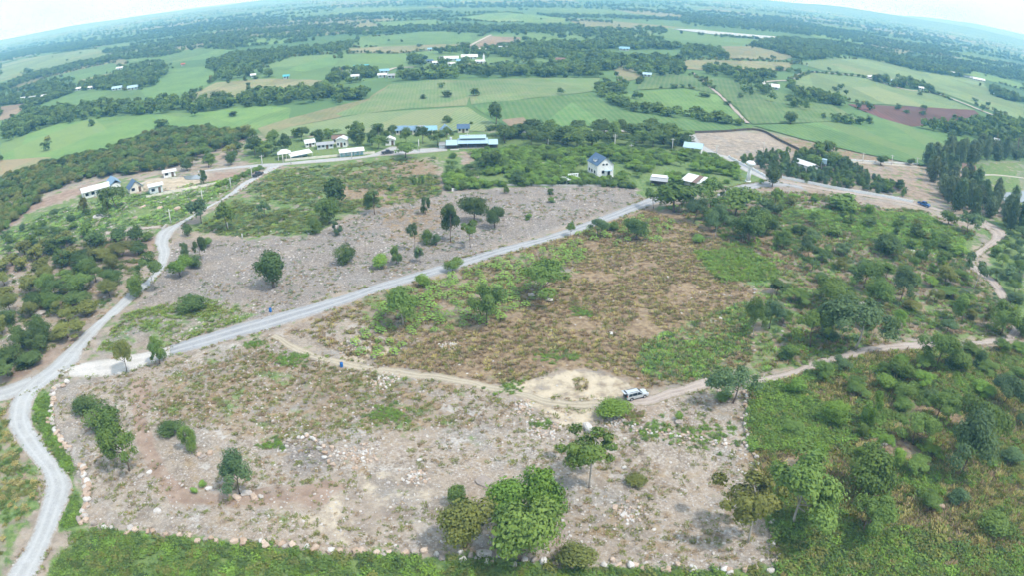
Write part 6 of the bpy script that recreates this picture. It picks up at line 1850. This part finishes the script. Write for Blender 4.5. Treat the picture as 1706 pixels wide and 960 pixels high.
# utility poles
def pole_at(px, py, hpx, label, arms=1):
    x, y, d = P(px, py)
    h = hpx * d / LENS_F / math.sqrt(1 - (CAM_H / d) ** 2)
    r = root_at('utility_pole', px, py, 0, label, 'utility pole')
    V, F = [], []
    tube(V, F, [(0, 0, -.2), (0, 0, h)], [.19, .13], 8)
    link('shaft', mesh_np('shaft', np.array(V), F, [M['pole']], True), r)
    for k in range(arms):
        a = box('crossarm', r, 'pole', -.9, .9, -.24, -.14, h - .5 - .7 * k, h - .38 - .7 * k)
        for x_ in (-.8, 0, .8):
            box('insulator', a, 'lamp', x_ - .05, x_ + .05, -.23, -.15, h - .37 - .7 * k, h - .18 - .7 * k)
for px, py, hp, lab in [(285,373,24,'white utility pole at the culvert turning'), (338,337,20,'white utility pole on the grass left of the narrow road'), (385,314,18,'utility pole beside the red lot'),
        (420,296,18,'utility pole at the clipped hedge'), (437,274,16,'utility pole at the junction, left of the pavilion'), (472,271,18,'utility pole in front of tent pavilion, left of two'), (485,273,20,'utility pole in front of tent pavilion, right of two'),
        (586,264,14,'utility pole before the white-roofed shop'), (698,252,20,'pale post at the right end of car park'), (779,244,22,'tall pole in front of the hall roof'), (913,246,20,'utility pole in the tree belt, left one'),
        (1024,250,27,'tall utility pole in the middle of tree belt'), (1051,252,12,'short pole right of the tall belt pole'), (1120,250,20,'utility pole near the end of the tree belt'), (1193,258,17,'utility pole at the tan lot corner'),
        (1272,250,14,'utility pole on the tan lot'), (1386,258,17,'utility pole at the back of plantation'), (1437,270,16,'utility pole left by the far right road'), (1485,274,16,'utility pole right by the far right road'),
        (1527,276,14,'utility pole next to the casuarinas'), (380,382,12,'short white post under the roadside tree'), (404,397,8,'white corner post of the stone kerb')]:
    pole_at(px, py, hp, lab, 0 if 'post' in lab else (2 if 'tall' in lab else 1))

# ---------------------------------------------------------------- far houses
def far_house(px, py, wpx, roof, label, hpx=5, axis='x', turn=0, wall='pale_wall', group=None, two=False):
    x, y, d = P(px, py)
    w = wpx * d / LENS_F * .82
    dd = max(4.5, min(w * .7, 8))
    house('house', px, py, w, dd, 2.1 if not two else 4.5, dd * .22, label, wall, roof, axis, turn, max(1, min(4, int(w / 4))), True, group, .7)
for a in FAR_HOUSES:
    px, py, wpx, roof, lab, g = a
    far_house(px, py, wpx, roof, lab, group=g, turn=(-18 if px < 300 else 14 if px > 1400 else 0))
r = root_at('shrine_tower', 806, 104, 0, 'little white tower beside the middle village', 'tower')
box('base', r, 'white_wall', -2.5, 2.5, -2.5, 2.5, 0, 4); box('shaft', r, 'white_wall', -1.5, 1.5, -1.5, 1.5, 4.02, 9); r.scale = (.55, .55, .6); lathe('spire', [(1.7, 9.02), (1.2, 10), (.5, 12), (.1, 14)], 'white_wall', r, 10)

# ---------------------------------------------------------------- vehicles
def wheel(parent, x, y, r=.37, w=.24):
    s = -1 if y < 0 else 1
    V, F = [], []
    tube(V, F, [(x, y - w / 2, r), (x, y - w / 2 + .03, r), (x, y + w / 2 - .03, r), (x, y + w / 2, r)], [r * .9, r, r, r * .9], 16)
    t_ = link('wheel', mesh_np('wheel', np.array(V), F, [M['tyre']], True), parent)
    V, F = [], []
    tube(V, F, [(x, y + s * (w / 2 - .02), r), (x, y + s * (w / 2 + .012), r)], [r * .66, r * .6], 12)
    link('rim', mesh_np('rim', np.array(V), F, [M['chrome']]), t_)
def extrude_profile(name, prof, half, mat, parent, inset=None, bevel=.05):
    """side outline (x,z) extruded across y; inset(z) narrows the width towards the roof"""
    V, F = [], []
    n = len(prof)
    for s in (-1, 1):
        for x, z in prof:
            V.append((x, s * (half - (inset(z) if inset else 0)), z))
    F.append(tuple(range(n))[::-1] if False else tuple(range(n)))
    F.append(tuple(range(n, 2 * n))[::-1])
    for i in range(n):
        j = (i + 1) % n
        F.append((j, i, n + i, n + j))
    me = mesh_np(name, V, F, [M[mat]])
    bm = bmesh.new(); bm.from_mesh(me); bmesh.ops.recalc_face_normals(bm, faces=bm.faces); bm.to_mesh(me); bm.free()
    o = link(name, me, parent)
    if bevel:
        m = o.modifiers.new('b', 'BEVEL'); m.width = bevel; m.segments = 2; m.limit_method = 'ANGLE'
    return o
def side_panel(name, pts, half, mat, parent, inset, off=.012):
    for s in (-1, 1):
        V = [(x, s * (half - inset(z) + off), z) for x, z in pts]
        F = [tuple(range(len(pts)))] if s < 0 else [tuple(range(len(pts)))[::-1]]
        V2 = V + [(x, y - s * .03, z) for x, y, z in V]
        n = len(V)
        for i in range(n):
            F.append((i, (i + 1) % n, n + (i + 1) % n, n + i))
        link(name, mesh_np(name, V2, F, [M[mat]]), parent)
def suv():
    x0, y0, d0 = P(1040, 668); x1, y1, d1 = P(1081, 664.5)
    r = bpy.data.objects.new('car', None); COL.objects.link(r)
    cx, cy = (x0 + x1) / 2, (y0 + y1) / 2 + .9
    r.location = (cx, cy, float(hgt(cx, cy)) + .1)
    r.rotation_euler = (0, 0, math.radians(20)); r.scale = (.9, .9, .84)
    tag(r, 'silver off-road car parked on the dirt track with tailgate open', 'car')
    ins = lambda z: 0 if z < 1.0 else (z - 1.0) * .28
    prof = [(-2.3, .45), (-2.36, .62), (-2.34, 1.05), (-2.22, 1.72), (-2.0, 1.80), (-.2, 1.83), (.35, 1.76), (1.05, 1.17), (1.25, 1.13), (2.15, 1.0), (2.33, .88), (2.36, .55), (2.25, .42),
            (1.86, .40), (1.80, .62), (1.62, .78), (1.40, .80), (1.18, .72), (1.03, .40), (-.97, .40), (-1.03, .62), (-1.2, .78), (-1.42, .80), (-1.64, .72), (-1.79, .42)]
    b = extrude_profile('body', prof, .92, 'silver', r, ins)
    side_panel('window', [(-2.05, 1.14), (-1.25, 1.12), (-1.25, 1.62), (-1.9, 1.62)], .92, 'glass', r, ins)
    side_panel('window', [(-1.17, 1.12), (-.2, 1.12), (-.2, 1.66), (-1.17, 1.64)], .92, 'glass', r, ins)
    side_panel('window', [(-.12, 1.12), (.92, 1.14), (.28, 1.66), (-.12, 1.66)], .92, 'glass', r, ins)
    slab_roof('windscreen', r, 'glass', (1.12, -.76, 1.20), (1.12, .76, 1.20), (.42, .66, 1.765), (.42, -.66, 1.765), .03)
    for yy in (-.83, .83):
        wheel(r, 1.43, yy); wheel(r, -1.41, yy)
        box('headlight', r, 'lamp', 2.2, 2.385, min(yy, yy * .6), max(yy, yy * .6), .78, .93)
        box('tail_light', r, 'red_lamp', -2.37, -2.28, min(yy * .82, yy * 1.02), max(yy * .82, yy * 1.02), 1.0, 1.3)
        box('mirror', r, 'silver', .8, .95, min(yy * 1.12, yy * 1.34), max(yy * 1.12, yy * 1.34), 1.14, 1.32, bevel=.03)
        box('roof_rail', r, 'grey_paint', -1.8, .1, yy * .72 - .03, yy * .72 + .03, 1.85, 1.9)
        box('door_handle', r, 'chrome', -.55, -.3, min(yy * 1.1, yy * 1.135), max(yy * 1.1, yy * 1.135), .98, 1.03)
    box('grille', r, 'black', 2.34, 2.385, -.45, .45, .62, .86)
    box('bumper', r, 'grey_paint', 2.25, 2.43, -.8, .8, .4, .56, bevel=.04)
    box('bumper', r, 'grey_paint', -2.46, -2.3, -.8, .8, .42, .62, bevel=.04)
    box('boot_opening', r, 'black', -2.40, -2.30, -.68, .68, .72, 1.62)
    tg = slab_roof('tailgate', r, 'silver', (-2.95, -.72, 1.98), (-2.95, .72, 1.98), (-2.12, .68, 1.88), (-2.12, -.68, 1.88), .07)
    slab_roof('tailgate_window', tg, 'glass', (-2.6, -.6, 1.962), (-2.6, .6, 1.962), (-2.25, .58, 1.918), (-2.25, -.58, 1.918), .015)
suv()
def pickup(px, py, turn, paint, label, z=0):
    r = root_at('pickup_truck', px, py, turn, label, 'pickup', z=.12)
    ins = lambda z: 0 if z < 1.0 else (z - 1.0) * .3
    prof = [(-2.55, .5), (-2.58, 1.05), (-.75, 1.05), (-.7, 1.7), (-.5, 1.76), (.45, 1.76), (1.1, 1.15), (2.3, 1.02), (2.5, .85), (2.5, .45), (2.0, .42), (1.9, .75), (1.35, .75), (1.2, .42), (-1.1, .42), (-1.2, .75), (-1.75, .75), (-1.9, .45)]
    extrude_profile('body', prof, .9, paint, r, ins)
    side_panel('window', [(-.6, 1.12), (.98, 1.14), (.4, 1.64), (-.55, 1.64)], .9, 'glass', r, ins)
    slab_roof('windscreen', r, 'glass', (1.14, -.74, 1.18), (1.14, .74, 1.18), (.52, .66, 1.72), (.52, -.66, 1.72), .03)
    box('cargo_bed', r, 'black', -2.45, -.82, -.74, .74, 1.03, 1.075)
    for yy in (-.8, .8):
        wheel(r, 1.62, yy); wheel(r, -1.48, yy)
        box('headlight', r, 'lamp', 2.35, 2.53, min(yy, yy * .6), max(yy, yy * .6), .78, .93)
pickup(1539, 343, -22, 'navy_paint', 'blue pickup parked on the dirt road below the plantation')
pickup(430, 293, 48, 'grey_paint', 'dark pickup driving on the narrow road near the hedge')
pickup(646, 256, 10, 'grey_paint', 'dark vehicle parked at the car park mouth')

# blue barrels
def barrel(px, py, label):
    r = root_at('barrel', px, py, 0, label, 'barrel')
    r.scale = (1.05,) * 3
    prof = [(.27, 0), (.29, .04), (.29, .28), (.305, .30), (.29, .33), (.29, .58), (.305, .60), (.29, .63), (.29, .86), (.27, .9)]
    b = lathe('body', prof, 'blue', r, 16)
    lathe('lid', [(.25, .901), (.25, .93), (.05, .94)], 'navy_paint', r, 16)
barrel(451, 521, 'blue barrel on the verge of the gravel road')
barrel(569, 609, 'blue barrel beside the sandy track')

# ---------------------------------------------------------------- haze
def haze():
    V, F = [], []
    box_geo(V, F, -16500, 16500, -16500, 16500, -5, 135)
    m = bpy.data.materials.new('haze'); m.use_nodes = True
    n, l = m.node_tree.nodes, m.node_tree.links
    n.remove(n['Principled BSDF'])
    pv_ = n.new('ShaderNodeVolumePrincipled')
    pv_.inputs['Color'].default_value = (0.20, 0.54, 1.0, 1)
    pv_.inputs['Absorption Color'].default_value = (1, 1, 1, 1)
    pv_.inputs['Density'].default_value = 0.00036
    pv_.inputs['Anisotropy'].default_value = 0.0
    l.new(pv_.outputs[0], n['Material Output'].inputs['Volume'])
    me = mesh_np('haze', V, F, [m])
    o = link('haze', me)
    tag(o, 'bluish haze filling the air over the plain', 'haze', kind='stuff')
haze()
